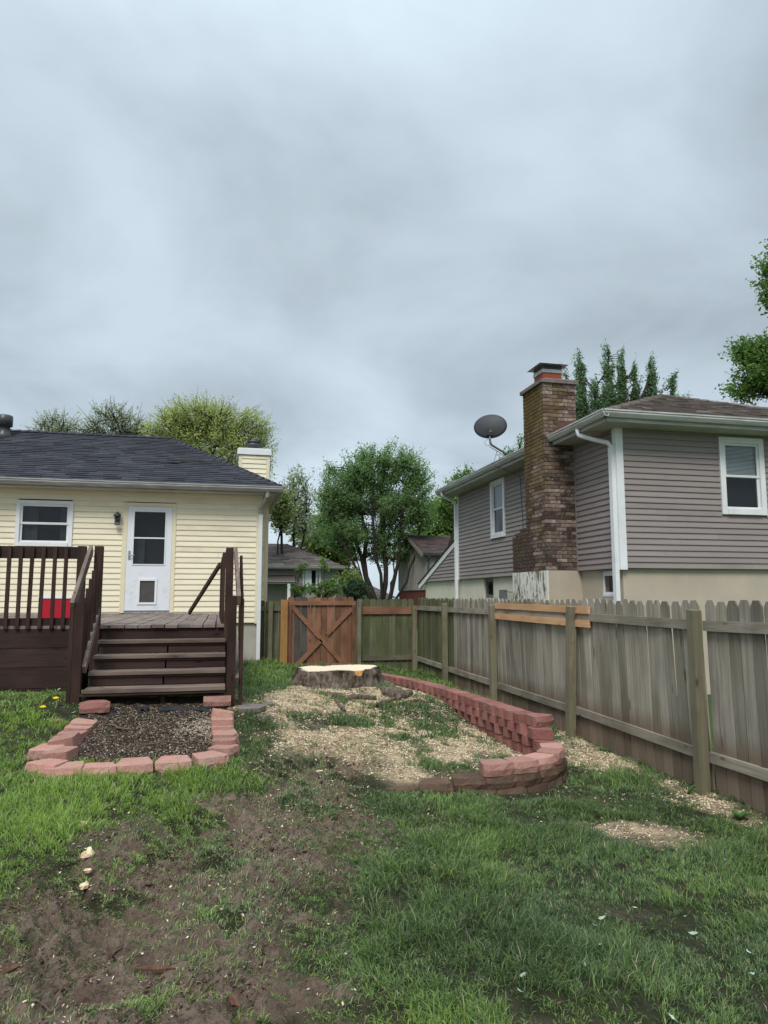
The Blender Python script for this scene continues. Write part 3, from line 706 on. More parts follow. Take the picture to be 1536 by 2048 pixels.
MB().box(a0 + .035, a0 + .075, HY - .045, HY - .03, 2.43, 2.60).tube([(a0 + .055, HY - .045, 2.50), (a0 + .055, HY - .085, 2.50), (a0 + .16, HY - .09, 2.505)], .011, 6).build('handle', 'metal_galv', door)
# eave, gutter, roof
OV = .42; EZ = 3.845
box('soffit', 'soffit', yh, -10.6, HX + OV - .12, HY - OV + .02, HY - .001, 3.79, 3.806)
box('soffit', 'soffit', yh, HX + .03, HX + OV - .12, HY + .0, HY + 6.4, 3.79, 3.807)
box('fascia', 'gutter_grey', yh, -10.6, HX + OV - .14, HY - OV - .002, HY - OV + .02, 3.775, 3.92)
box('fascia', 'gutter_grey', yh, HX + OV - .119, HX + OV - .10, HY - OV + .0, HY + 6.4, 3.775, 3.92)
gutter(yh, 'gutter_grey', (-10.6, HY - OV - .003, 3.80), (HX + OV - .02, HY - OV - .003, 3.80), (0, -1, 0), .115, .11)
gutter(yh, 'gutter_grey', (HX + OV - .099, HY - OV + .01, 3.80), (HX + OV - .099, HY + 6.4, 3.80), (1, 0, 0), .115, .11)
eL = (-10.8, HY - OV - .05, 3.915); eR = (HX + OV - .06, HY - OV - .05, 3.915)
RY = HY + 3.2; rz = 5.60; rR = (-1.28, RY, rz); rL = (-10.8, RY, rz); eB = (HX + OV - .06, HY + 6.8, 3.915)
MB().poly([eL, eR, rR, rL], [(0, 1, 2, 3)]).poly([eR, eB, rR], [(0, 1, 2)]).poly([eB, (-10.8, HY + 6.8, 3.915), rL, rR], [(0, 1, 2, 3)]).poly([eL, eR, eB, (-10.8, HY + 6.8, 3.915)], [(3, 2, 1, 0)]).build('roof', 'rubber_black', yh)
shingles(yh, 'shingle_charcoal', eL, eR, rL, rR, .145, .33, seed=2)
shingles(yh, 'shingle_charcoal', eR, eB, rR, rR, .145, .33, seed=5)
ridge_caps(yh, 'shingle_charcoal', rR, rL); ridge_caps(yh, 'shingle_charcoal', eR, rR, seed=8)
box('drip_edge', 'metal_dark', yh, -10.8, HX + OV - .05, HY - OV - .075, HY - OV - .05, 3.885, 3.918)
# downspout
MB().tube([(HX + .10, HY - OV - .05, 3.80), (HX + .09, HY - OV - .04, 3.72), (HX - .01, HY - .10, 3.50), (HX - .02, HY - .075, 3.40)], .04, 8).build('downspout_elbow', 'gutter_grey', yh)
MB().box(HX - .055, HX + .02, HY - .09, HY - .03, .32, 3.42).build('downspout', 'white_trim', yh)
# chimney chase with its own siding
ch = link('chimney_chase', MB().box(.34, .985, HY + 1.10, HY + 2.1, .3, 4.86).mesh('chimney_chase'), 'cream_trim', yh)
siding(ch, 'siding_yellow', 'y', HY + 1.10, .34 + .06, .985 - .05, 1.16, 4.84, .1095)
siding(ch, 'siding_yellow', 'x', .34, HY + 1.10, HY + 2.1, 4.0, 4.84, .1095)
siding(ch, 'siding_yellow', 'x', .985, HY + 1.10, HY + 2.1, 1.16, 4.84, .1095, sgn=1)
MB().box(.325, .398, HY + 1.075, HY + 1.0999, 1.1, 4.85).box(.937, 1.008, HY + 1.075, HY + 1.0999, 1.1, 4.85).build('corner_trim', 'cream_trim', ch)
MB().box(.29, 1.04, HY + 1.04, HY + 2.15, 4.86, 4.99).box(.32, 1.01, HY + 1.07, HY + 2.12, 4.99, 5.01).build('chase_cover', 'white_trim', ch)
MB().lathe([(.16, 0), (.16, .04), (.13, .05), (.13, .12), (.2, .13), (.2, .17), (.14, .19), (.14, .22), (.17, .23), (.10, .26)], (.66, HY + 1.55, 5.01), 18).build('flue_cap', 'metal_dark', ch, True)
p = onY(8, 868, RY - .5)
MB().lathe([(.17, -.12), (.15, .06), (.12, .1), (.12, .24), (.17, .25), (.17, .48), (.14, .5)], (p[0], p[1], 5.35), 18).build('roof_vent', 'metal_dark', yh, True)

# lantern beside the door
L = (-2.02, HY, 3.27)
wlm = thing('wall_lantern', (L[0], HY - .03, 3.14), 'small dark lantern with domed cap on the yellow siding beside the white door', 'lamp')
MB().box(L[0] - .045, L[0] + .045, HY - .04, HY - .024, 3.16, 3.34).tube([(L[0], HY - .04, 3.33), (L[0], HY - .10, 3.36), (L[0], HY - .12, 3.33)], .01, 6).build('bracket', 'metal_dark', wlm)
MB().lathe([(.075, 0), (.07, .03), (.045, .06), (.012, .075), (.012, .09)], (L[0], HY - .12, 3.27), 14).build('cap', 'metal_dark', wlm, True)
MB().lathe([(.048, 0), (.056, .15)], (L[0], HY - .12, 3.115), 12).build('glass_shade', 'window_glass', wlm, True)
m = MB()
for k in range(4):
    a = math.pi / 4 + k * math.pi / 2; m.bar((L[0] + .052 * math.cos(a), HY - .12 + .052 * math.sin(a), 3.11), (L[0] + .062 * math.cos(a), HY - .12 + .062 * math.sin(a), 3.275), .008, .008, (1, .2, 0))
m.lathe([(.055, 0), (.055, .012)], (L[0], HY - .12, 3.10), 12).build('cage', 'metal_dark', wlm)

# ------------------------------------------------------------------ taupe house on the right
QX = 6.59; QY = 10.81; QB = 19.2; QR = 12.7
th = thing('taupe_house', (QX + 3.5, QY + 4, .0), 'raised house with taupe lap siding, brown hip roof and white corner trim beyond the fence', 'house')
ZB = 2.18; ZT = 4.59
W1 = (8.58, 9.50, 3.14, 4.53); W2 = (15.72, 16.62, 3.12, 4.55); BW1 = (11.02, 11.57, 1.70, 2.14); BW2 = (16.75, 17.45, 1.66, 2.16)
CH0, CH1, CHL = 12.29, 13.20, 13.90; CX = 5.95
m = MB()
m.box(QX + .2, QR - .01, QY + .2, QB - .01, .0, ZT)
m.build('core', 'room_dark', th)
def wallpanels(parent, mat, plane, pos, a0, a1, z0, z1, ops, th_=.18):
    xs = sorted({a0, a1} | {q for o in ops for q in o[:2]}); m = MB()
    for s0, s1 in zip(xs[:-1], xs[1:]):
        o = [q for q in ops if q[0] <= s0 + 1e-6 and q[1] >= s1 - 1e-6]
        if o: wbox(m, plane, pos, s0, s1, -th_, -.003, z0, o[0][2]); wbox(m, plane, pos, s0, s1, -th_, -.003, o[0][3], z1)
        else: wbox(m, plane, pos, s0, s1, -th_, -.003, z0, z1)
    return m.build('wall_core', mat, parent)
sh = lambda o: (o[0] + .03, o[1] - .03, o[2] + .03, o[3] - .03)
wallpanels(th, 'siding_taupe', 'y', QY, QX + .19, QR, ZB, ZT, [sh(W1)])
wallpanels(th, 'siding_taupe', 'x', QX, QY + .001, QB, ZB, ZT, [sh(W2)])
siding(th, 'siding_taupe', 'y', QY, QX + .09, QR, ZB, ZT, .1025, [W1], out=.034)
siding(th, 'siding_taupe', 'x', QX, QY + .09, QB - .06, ZB, ZT, .1025, [W2, (CH0, CH1, ZB, 6), (CH0, CHL, ZB, 2.93), (CH0, CHL - .3, 2.93, 3.03)], out=.034)
MB().box(QX - .04, QX + .09, QY - .04, QY + .0, ZB - .03, ZT).box(QX - .04, QX - .0005, QY + .0005, QY + .09, ZB - .03, ZT).build('corner_trim', 'white_trim', th)
MB().box(QX - .03, QX + .0, QB - .06, QB + .02, ZB - .02, ZT).build('corner_trim', 'white_trim', th)
MB().box(QX - .036, QX - .0, CH1 + .005, CH1 + .045, 3.04, 4.585).box(QX - .036, QX, CH0 - .035, CH0 - .005, ZB, 4.585).build('chimney_trim', 'siding_taupe', th)
box('foundation', 'concrete_tan', th, QX + .05, QR - .05, QY + .05, QY + .19, -.1, ZB - .006)
wallpanels(th, 'concrete_tan', 'x', QX + .055, QY + .192, 12.5, -.1, ZB - .007, [(BW1[0] + .02, BW1[1] - .02, BW1[2], BW1[3])], .14)
wallpanels(th, 'concrete_cream', 'x', QX + .05, 12.5, QB + 3.6, -.1, ZB - .007, [(BW2[0] + .02, BW2[1] - .02, BW2[2], BW2[3])], .14)
window(th, 'y', QY, *W1, fw=.10, blind=True, dd=.055); window(th, 'x', QX, *W2, fw=.10, blind=True, dd=.055)
window(th, 'x', QX + .09, BW1[0], BW1[1], BW1[2], BW1[3], fw=.035, dd=.02, mid=.06)
window(th, 'x', QX + .12, BW2[0] + .02, BW2[1] - .02, BW2[2], BW2[3], fw=.035, dd=.02, mid=.06, sash='metal_box', trim='metal_box')
# eaves and roof
O = .45; GZ = 4.80
m = MB(); m.box(QX - O, QR + O, QY - O + .01, QY - .001, 4.585, 4.60); m.build('soffit', 'soffit_white', th)
MB().box(QX - O + .01, QX - .001, QY + .001, CH0 - .01, 4.586, 4.601).box(QX - O + .01, QX - .001, CH1 + .05, QB + .4, 4.586, 4.601).build('soffit', 'soffit_white', th)
box('fascia', 'gutter_white', th, QX - O - .001, QR + O, QY - O - .015, QY - O + .009, 4.575, 4.75)
MB().box(QX - O - .016, QX - O + .008, QY - O + .01, CH0 - .012, 4.575, 4.751).box(QX - O - .016, QX - O + .008, CH1 + .05, QB + .4, 4.575, 4.751).build('fascia', 'gutter_white', th)
gutter(th, 'gutter_white', (QX - O - .10, QY - O - .016, 4.635), (QR + O, QY - O - .016, 4.635), (0, -1, 0), .12, .11)
gutter(th, 'gutter_white', (QX - O - .017, QY - O - .12, 4.635), (QX - O - .017, CH0 - .012, 4.635), (-1, 0, 0), .12, .11)
gutter(th, 'gutter_white', (QX - O - .017, CH1 + .05, 4.635), (QX - O - .017, QB + .4, 4.635), (-1, 0, 0), .12, .11)
RB = QB + .45
e00 = (QX - O - .05, QY - O - .05, 4.745); e10 = (QR + O, QY - O - .05, 4.745); e01 = (QX - O - .05, RB, 4.745); e11 = (QR + O, RB, 4.745)
rx = (QX - O + QR + O) / 2; k = rx - (QX - O); r0 = (rx, QY - O + k, 6.22); r1 = (rx, RB, 6.22)
MB().poly([e00, e10, r0], [(0, 1, 2)]).poly([e01, e00, r0, r1], [(0, 1, 2, 3)]).poly([e10, e11, r1, r0], [(0, 1, 2, 3)]).poly([e11, e01, r1], [(0, 1, 2)]).poly([e00, e10, e11, e01], [(3, 2, 1, 0)]).build('roof', 'shingle_brown', th)
shingles(th, 'shingle_brown', e00, e10, r0, r0, .14, .30, .016, seed=12)
shingles(th, 'shingle_brown', e01, e00, r1, r0, .14, .30, .016, seed=13)
ridge_caps(th, 'shingle_brown', e00, r0, seed=14); ridge_caps(th, 'shingle_brown', e10, r0, seed=15); ridge_caps(th, 'shingle_brown', r0, r1, seed=16)
# downspouts
m = MB(); x = QX - .075; y = QY + .06
m.tube([(QX - O - .06, y + .35, 4.635), (QX - O - .05, y + .34, 4.53), (QX - .30, y + .2, 4.43), (x - .03, y + .05, 4.35), (x, y, 4.25)], .042, 8); m.build('downspout_elbow', 'white_trim', th, True)
MB().box(x - .035, x + .04, y - .05, y + .05, 1.2, 4.29).build('downspout', 'white_trim', th)
MB().tube([(QX - O - .06, QB - .05, 4.635), (QX - O - .05, QB - .05, 4.55), (x - .02, QB + .06, 4.39), (x, QB + .06, 4.29)], .042, 8).build('downspout_elbow', 'white_trim', th, True)
MB().box(x - .035, x + .045, QB + .022, QB + .10, 1.0, 4.32).build('downspout', 'white_trim', th)
# lower lean-to end of the house
yb = QB + 3.75
rz0 = 3.32
siding(th, 'siding_taupe', 'x', QX, QB, yb, ZB, rz0, .1025, out=.034, clip=lambda a, b: (QB + .11, max(QB + .115, QB + (yb - QB) * (1 - ((a + b) / 2 - ZB + .05) / (rz0 - ZB)))))
MB().prism([(QX + .01, QB, ZB), (QX + .01, yb, ZB), (QX + .01, QB, rz0)], (3, 0, 0)).build('lean_to_wall', 'siding_taupe', th)
MB().prism([(QX - .05, QB + .11, rz0 + .02), (QX - .05, yb + .35, ZB - .08), (QX - .05, yb + .35, ZB - .24), (QX - .05, QB + .11, rz0 - .14)], (.07, 0, 0)).build('rake_board', 'white_trim', th)
MB().prism([(QX - .075, QB + .11, rz0 + .06), (QX - .075, yb + .40, ZB - .05), (QX - .075, yb + .40, ZB - .08), (QX - .075, QB + .11, rz0 + .022)], (4, 0, 0)).build('lean_to_roof', 'shingle_fardark', th)
MB().box(QX - .09, QX - .025, 14.42, 14.75, 2.10, 2.36).box(QX - .11, QX - .09, 14.44, 14.73, 2.12, 2.34).build('meter_box', 'metal_box', th)
MB().box(QX - .05, QX + .049, 15.9, 16.15, 1.3, 1.86).build('meter_box', 'metal_box', th)
MB().tube([(QX - .06, 14.6, 2.10), (QX - .07, 14.55, 1.95), (QX - .03, 14.9, 1.82), (QX + .0, 15.6, 1.80), (QX - .02, 16.0, 1.86)], .009, 5).build('cable', 'metal_dark', th)
MB().tube([(QX - O - .15, 14.9, 4.63), (QX - .3, 14.85, 4.53), (QX - .04, 14.8, 4.42), (QX - .035, 14.7, 3.2), (QX - .05, 14.62, 2.36)], .008, 5).build('cable', 'metal_dark', th)
# brick chimney
ck = tag(link('chimney', MB().mesh('chimney'), None, th), None)
bpy.data.objects.remove(ck); WM.pop('chimney', None)
m = MB(); ins = .012
m.box(CX + ins, QX + .03, CH0 + ins, CH1 - ins, 2.19, 5.80)
m.prism([(CX + ins, CH1 - .02, 2.19), (CX + ins, CHL - ins, 2.19), (CX + ins, CHL - ins, 2.93), (CX + ins, CH1 - .02, 3.06)], (QX - CX, 0, 0))
ck = m.build('chimney', 'mortar', th)
CRS = .0735; bl = .198; bh = .060
def brickmesh(lx, ly, nm):
    m = MB(); c = .004
    m.box(-lx / 2, lx / 2, -ly / 2, ly / 2, -bh / 2, bh / 2); return m.mesh(nm)
BM = {}
def brick_at(x0, x1, y0, y1, z):
    key = (round(x1 - x0, 3), round(y1 - y0, 3))
    if key not in BM: BM[key] = brickmesh(x1 - x0, y1 - y0, 'brick')
    return (BM[key], ((x0 + x1) / 2, (y0 + y1) / 2, z + bh / 2))
bricks = []; rg = random.Random(4)
row = 0; z = 2.20
while z + bh < 5.80:
    off = (row % 2) * (bl / 2 + .005)
    x = CX - off
    while x < QX + .03:
        x0 = max(x, CX); x1 = min(x + bl, QX - .02 if z < 4.62 else QX + .045)
        if x1 - x0 > .05: bricks.append(brick_at(x0, x1, CH0 - rg.random() * .005, CH0 + .09, z))
        x += bl + .011
    yend = CHL if z < 2.9 else (CHL - (z - 2.9) * 3.4 if z < 3.08 else CH1); yend = max(yend, CH1)
    y = CH0 + .095 + (0 if row % 2 else bl / 2 * .98)
    if not row % 2: bricks.append(brick_at(CX - .001, CX + .09, CH0 + .095, CH0 + .095 + bl / 2 - .012, z))
    while y < yend:
        y1 = min(y + bl, yend)
        if y1 - y > .05: bricks.append(brick_at(CX - rg.random() * .005, CX + .09, y, y1, z))
        y += bl + .011
    row += 1; z += CRS
bricks.sort(key=lambda q: q[1][1] * 1.0 + abs(q[1][2] - 3.4) * .18)
rest = MB()
for i, (me, loc) in enumerate(bricks):
    if i < 300: link('brick', me, 'chimney_brick', ck, Matrix.Translation(loc))
    else:
        b = len(rest.v); rest.v += [(v.co.x + loc[0], v.co.y + loc[1], v.co.z + loc[2]) for v in me.vertices]; rest.f += [tuple(i + b for i in p.vertices) for p in me.polygons]
rest.build('more_bricks', 'chimney_brick', ck)['kind'] = 'stuff'
m = MB(); c = .05
m.hexa([(CX - .05, CH0 - .05, 5.80), (QX + .09, CH0 - .05, 5.80), (QX + .09, CH1 + .05, 5.80), (CX - .05, CH1 + .05, 5.80), (CX - .05, CH0 - .05, 5.87), (QX + .09, CH0 - .05, 5.87), (QX + .09, CH1 + .05, 5.87), (CX - .05, CH1 + .05, 5.87)])
m.hexa([(CX - .05, CH0 - .05, 5.8702), (QX + .09, CH0 - .05, 5.8702), (QX + .09, CH1 + .05, 5.8702), (CX - .05, CH1 + .05, 5.8702), (CX + .15, CH0 + .15, 5.95), (QX - .10, CH0 + .15, 5.95), (QX - .10, CH1 - .15, 5.95), (CX + .15, CH1 - .15, 5.95)])
m.build('chimney_crown', 'rock', ck)
fx, fy = CX + .34, (CH0 + CH1) / 2
MB().box(fx - .2, fx + .2, fy - .2, fy + .2, 5.93, 6.10).build('flue_liner', 'flue_clay', ck)
m = MB(); m.box(fx - .215, fx + .215, fy - .215, fy + .215, 6.095, 6.165)
m.build('cap_collar', 'metal_galv', ck)
m = MB()
for k in range(15):
    q = -.20 + .40 * k / 14
    for s in (-.205, .205): m.box(fx + q - .003, fx + q + .003, fy + s - .003, fy + s + .003, 6.165, 6.27); m.box(fx + s - .003, fx + s + .003, fy + q - .003, fy + q + .003, 6.165, 6.27)
for k in range(4):
    z = 6.185 + .026 * k
    for s in (-.205, .205): m.box(fx - .2, fx + .2, fy + s - .002, fy + s + .002, z, z + .004); m.box(fx + s - .002, fx + s + .002, fy - .2, fy + .2, z, z + .004)
m.build('cap_mesh', 'metal_dark', ck)
m = MB(); m.hexa([(fx - .31, fy - .31, 6.25), (fx + .31, fy - .31, 6.25), (fx + .31, fy + .31, 6.25), (fx - .31, fy + .31, 6.25), (fx - .12, fy - .12, 6.345), (fx + .12, fy - .12, 6.345), (fx + .12, fy + .12, 6.345), (fx - .12, fy + .12, 6.345)]).build('cap_lid', 'metal_galv', ck)
MB().prism([(CX + .28, CH0 - .012, 4.70), (QX + .05, CH0 - .012, 4.78), (QX + .05, CH0 - .012, 5.10), (CX + .28, CH0 - .012, 5.02)], (0, .012, 0)).build('flashing', 'flashing', ck)
box('chimney_base', 'concrete_tan', ck, CX + .012, QX + .1, CH0 - .012, CH0 + .05, -.1, 2.185)
box('painted_base', 'peeling_paint', ck, CX - .012, CX + .0119, CH0 - .011, CHL, -.1, 2.186)
box('base_fill', 'concrete_tan', ck, CX + .0125, QX + .04, CH0 + .051, CHL - .01, -.1, 2.184)

# satellite dish on the eave
bp = (QX - O + .14, 14.93, 4.83)
sd_ = thing('satellite_dish', bp, 'dark grey oval satellite dish on a bent mast at the eave of the taupe house', 'dish')
dc = Vector(atD(980, 851, math.hypot(6.0, 14.6)))
nrm = Vector((-.45, -.82, .12)).normalized(); rt = Vector((0, 0, 1)).cross(nrm).normalized(); upv = nrm.cross(rt)
m = MB(); R1, R2 = .375, .285; N = 40; rings = 6
for sgn_, off in ((1, 0), (-1, -.014)):
    b = len(m.v); m.v.append(tuple(dc + nrm * (off)))
    for i in range(1, rings + 1):
        q = i / rings
        for k in range(N):
            a = 2 * math.pi * k / N; p = dc + rt * (R1 * q * math.cos(a)) + upv * (R2 * q * math.sin(a)) - nrm * (.055 * q * q) + nrm * off; m.v.append(tuple(p))
    for k in range(N):
        f = (b, b + 1 + k, b + 1 + (k + 1) % N); m.f.append(f if sgn_ > 0 else f[::-1])
    for i in range(rings - 1):
        for k in range(N):
            f = (b + 1 + i * N + k, b + 1 + (i + 1) * N + k, b + 1 + (i + 1) * N + (k + 1) % N, b + 1 + i * N + (k + 1) % N); m.f.append(f if sgn_ > 0 else f[::-1])
nb_ = 1 + rings * N; r0_ = 1 + (rings - 1) * N
for k in range(N): m.f.append((r0_ + k, nb_ + r0_ + k, nb_ + r0_ + (k + 1) % N, r0_ + (k + 1) % N))
m.build('reflector', 'dish_grey', sd_, True)
mt = dc + nrm * .06 - upv * .17
MB().bar(mt + Vector((0, 0, .06)), mt - Vector((0, 0, .08)), .13, .09, (0, 1, 0)).bar(mt + nrm * .05, mt - nrm * .02, .10, .06).build('mount_bracket', 'metal_dark', sd_)
MB().tube([mt - Vector((0, 0, .06)), mt - Vector((-.01, 0, .24)), mt - Vector((-.04, 0, .30)), Vector(bp) + Vector((-.02, 0, .12)), bp], .024, 8).build('mast', 'metal_box', sd_, True)
MB().box(bp[0] - .08, bp[0] + .1, bp[1] - .06, bp[1] + .06, bp[2] - .045, bp[2] - .01).build('foot_plate', 'metal_box', sd_)
q = mt - Vector((.05, 0, .22)); m = MB()
m.tube([q + Vector((.07 * math.cos(a), .0, .07 * math.sin(a) - .03)) for a in np.linspace(0, 6.0, 16)], .006, 5)
m.tube([mt - Vector((.0, 0, .2)), q - Vector((-.04, 0, .12)), Vector(bp) + Vector((-.22, .0, .16)), Vector(bp) + Vector((-.28, .03, -.06))], .007, 5)
m.tube([q - Vector((-.04, 0, .12)), Vector(bp) + Vector((-.13, .0, .12)), Vector(bp) + Vector((-.2, -.03, -.06))], .007, 5)
m.build('cable', 'gutter_grey', sd_)

# ------------------------------------------------------------------ deck with steps
DZ = 1.37; DY = 8.9; DX1 = .10; SX0, SX1 = -1.315, .085
dk = thing('wooden_deck', (-2, 10, .6), 'dark brown stained deck with railings and wide steps down to the yard', 'deck')
rg = random.Random(11)
x = DX1; k = 0
while x > -6.2:
    w = .138; m = MB(); z = DZ - rg.random() * .004; y0 = DY - .03 - rg.random() * .01
    path = [y0 + (HY - .05 - y0) * i / 6 for i in range(7)]; j = [rg.uniform(-.006, .006) for _ in path]
    P8 = []
    for i, yy in enumerate(path): P8 += [(x - w + j[i], yy, z - .036), (x + j[i], yy, z - .036), (x + j[i], yy, z), (x - w + j[i], yy, z)]
    f = [(0, 1, 2, 3), (27, 26, 25, 24)]
    for i in range(6):
        for q in range(4): f.append((i * 4 + q, i * 4 + 4 + q, i * 4 + 4 + (q + 1) % 4, i * 4 + (q + 1) % 4))
    m.poly(P8, f); m.build('deck_board', 'deck_board', dk); x -= w + .010
# joists and rim
box('rim_joist', 'deck_stain_x', dk, -6.2, DX1 - .0, DY + .002, DY + .04, DZ - .24, DZ - .04)
box('rim_joist', 'deck_stain_y', dk, DX1 - .04, DX1 - .001, DY + .041, HY - .05, DZ - .24, DZ - .0405)
for q in range(6): box('support_post', 'deck_stain_z', dk, -5.0 + q * 1.0, -4.91 + q * 1.0, 12.0, 12.09, .4, DZ - .05)
# skirt
zs = [1.335, 1.115, .90, .665, .50]
for a, b in zip(zs[:-1], zs[1:]): box('skirt_board', 'deck_stain_x', dk, -6.2, -1.56, DY - .032 - rg.random() * .006, DY - .004, b + .006, a)
for a, b in zip(zs[:-1], zs[1:]): box('skirt_board', 'deck_stain_y', dk, DX1 + .002, DX1 + .028 + rg.random() * .004, DY + .05, 13.4, b + .006, a)
# steps: five treads, four risers
TR = [(DZ, DY), (1.205, 8.66), (1.055, 8.40), (.905, 8.14), (.755, 7.86)]
for i, (z, y) in enumerate(TR[1:]):
    yb = TR[i][1]
    e = 0.0
    m = MB(); m.box(SX0 - .02 - e, SX1 - .01, y, y + .14, z - .036, z); m.build('tread', 'deck_worn_x', dk)
    m = MB(); m.box(SX0 - .02 - e, SX1 - .01, y + .146, yb + .02, z - .037, z - .001); m.build('tread', 'deck_worn_x', dk)
for i, (z, y) in enumerate(TR[:-1]):
    zl = TR[i + 1][0]; xm = SX0 + (SX1 - SX0) * .53
    yy = y + .035
    for x0, x1, d in ((SX0 - .01, xm - .012, 0), (xm + .006, SX1 - .015, .004)):
        m = MB(); m.box(x0, x1, yy + d, yy + .025 + d, zl + .003, z - .04); m.build('riser', 'deck_stain_x', dk)
    box('nosing', 'deck_stain_x', dk, SX0 - .02, SX1 - .016, yy - .014, yy - .001, z - .062, z - .038)
m = MB(); m.box(SX0 - .06, SX1 - .01, 7.872, 7.90, .690, .718); m.build('tread_support', 'deck_stain_x', dk)
for x in (SX0 - .03, -.62, SX1 - .06): MB().prism([(x, DY + .1, DZ - .22), (x, 8.12, .70), (x, 8.12, .50), (x, 8.3, .50), (x, DY + .1, .9)], (.038, 0, 0)).build('stringer', 'deck_stain_y', dk)
box('step_leg', 'deck_stain_z', dk, -.58, -.54, 7.97, 8.05, .48, .72)
# front railing
RT = 2.275
box('top_rail', 'deck_stain_x', dk, -6.2, -1.634, DY - .03, DY + .008, RT - .14, RT)
box('bottom_rail', 'deck_stain_x', dk, -6.2, -1.634, DY - .03, DY + .008, DZ - .0, DZ + .085)
x = -1.75
while x > -6.1:
    l = rg.uniform(-.012, .012); m = MB()
    m.hexa([(x - .02 + l, DY - .068, DZ - .035), (x + .018 + l, DY - .068, DZ - .035), (x + .018 + l, DY - .031, DZ - .035), (x - .02 + l, DY - .031, DZ - .035), (x - .02, DY - .068, RT), (x + .018, DY - .068, RT), (x + .018, DY - .031, RT), (x - .02, DY - .031, RT)])
    m.build('baluster', 'deck_stain_z', dk); x -= .121
for x0, x1, y0, y1, z0, z1 in ((-1.634, -1.544, DY - .05, DY + .04, .5, RT + .01), (-1.447, -1.355, DY - .06, DY + .03, .5, RT + .012), (.055, .148, DY - .06, DY + .03, .5, RT + .015)):
    box('post', 'deck_stain_z', dk, x0, x1, y0, y1, z0, z1)
# stair rails
LP = (-1.412, 7.93); RP = (.133, 7.95)
LZ = onY(160, 1205, LP[1])[2]; RZ = onY(466, 1192, RP[1])[2]
box('post', 'deck_stain_z', dk, LP[0] - .045, LP[0] + .045, LP[1] - .045, LP[1] + .045, .45, LZ)
box('post_scab', 'deck_stain_z', dk, LP[0] - .085, LP[0] - .047, LP[1] - .05, LP[1] + .05, .47, LZ - .03)
box('post', 'deck_stain_z', dk, RP[0] - .045, RP[0] + .045, RP[1] - .045, RP[1] + .045, .45, RZ)
box('post_scab', 'deck_stain_z', dk, RP[0] + .085, RP[0] + .125, RP[1] - .0, RP[1] + .09, .5, RZ - .03)
MB().bar((LP[0] - .066, LP[1] - .05, LZ - .05), (-1.475, DY - .1, RT - .03), .038, .12).build('stair_rail', 'deck_worn_y', dk)
MB().bar((LP[0] + .065, LP[1] + .02, .95), (-1.37, DY - .1, 1.52), .036, .09).build('stair_bottom_rail', 'deck_worn_y', dk)
for i in range(6):
    f = (i + .8) / 6.6; y = LP[1] + (DY - .1 - LP[1]) * f; zt = LZ - .05 + (RT - .03 - LZ + .05) * f; zb = .95 + (1.52 - .95) * f
    box('baluster', 'deck_stain_z', dk, LP[0] + .001 + f * .03, LP[0] + .036 + f * .03, y - .018, y + .018, zb - .06, zt + .02)
MB().bar((RP[0] + .065, RP[1] - .05, RZ - .05), (.172, DY + .0, RT - .03), .038, .12).build('stair_rail', 'deck_worn_y', dk)
MB().bar((RP[0] + .065, RP[1] - .03, .80), (.172, DY + .0, 1.42), .036, .09).build('stair_bottom_rail', 'deck_worn_y', dk)
for i in range(6):
    f = (i + .8) / 6.6; y = RP[1] + (DY - RP[1]) * f; zt = RZ - .05 + (RT - .03 - RZ + .05) * f; zb = .80 + (1.42 - .80) * f
    box('baluster', 'deck_stain_z', dk, RP[0] + .086, RP[0] + .12, y - .018, y + .018, zb - .06, zt + .02)
# side railing running back to a loose brace
YE = 12.1; XR = .075
MB().bar((XR + .0, DY + .031, RT - .06), (XR - .03, YE, RT - .075), .038, .12).build('side_rail', 'deck_worn_y', dk)
MB().bar((XR, DY + .031, DZ + .06), (XR - .03, YE, DZ + .06), .038, .085).build('side_bottom_rail', 'deck_worn_y', dk)
y = DY + .14
while y < YE:
    f = (y - DY) / (YE - DY); box('baluster', 'deck_stain_z', dk, XR - .055 - .03 * f, XR - .02 - .03 * f, y - .018, y + .018, DZ + .0, RT - .03); y += .122
MB().bar((-.02, YE + .05, RT - .05), (-.56, 13.9, DZ + .02), .09, .038, (1, 0, 0)).build('brace', 'deck_stain_y', dk)

# cooler on the deck
cl = onZ(112, 1236, DZ)
cx, cy = cl[0] + .01, cl[1] + .12
co = thing('cooler', (cx, cy, DZ), 'red picnic cooler with white lid standing on the deck behind the railing', 'cooler')
R = Matrix.Translation((cx, cy, DZ)) @ Matrix.Rotation(math.radians(9), 4, 'Z')
def tb(hx, hy, z0, z1, tp, r=.03):
    m = MB(); pts = []
    for z, q in ((z0, 1.0), (z1, tp)):
        for sx, sy in ((-1, -1), (1, -1), (1, 1), (-1, 1)):
            for k in range(4):
                a = math.atan2(sy, sx) - math.pi / 4 + k * math.pi / 6
                pts.append((sx * (hx * q - r) + r * math.cos(a), sy * (hy * q - r) + r * math.sin(a), z))
    n = 16; m.poly(pts, [tuple(range(n))[::-1], tuple(range(n, 2 * n))] + [(i, (i + 1) % n, n + (i + 1) % n, n + i) for i in range(n)]); return m
tb(.27, .17, .0, .30, 1.06).build('body', 'cooler_red', co, M=R)
lid = tb(.295, .19, .302, .355, .97).build('lid', 'cooler_white', co, M=R)
m = MB(); m.box(-.30, -.286, -.05, .05, .18, .22).box(.286, .30, -.05, .05, .18, .22); m.build('handle', 'cooler_white', co, M=R)

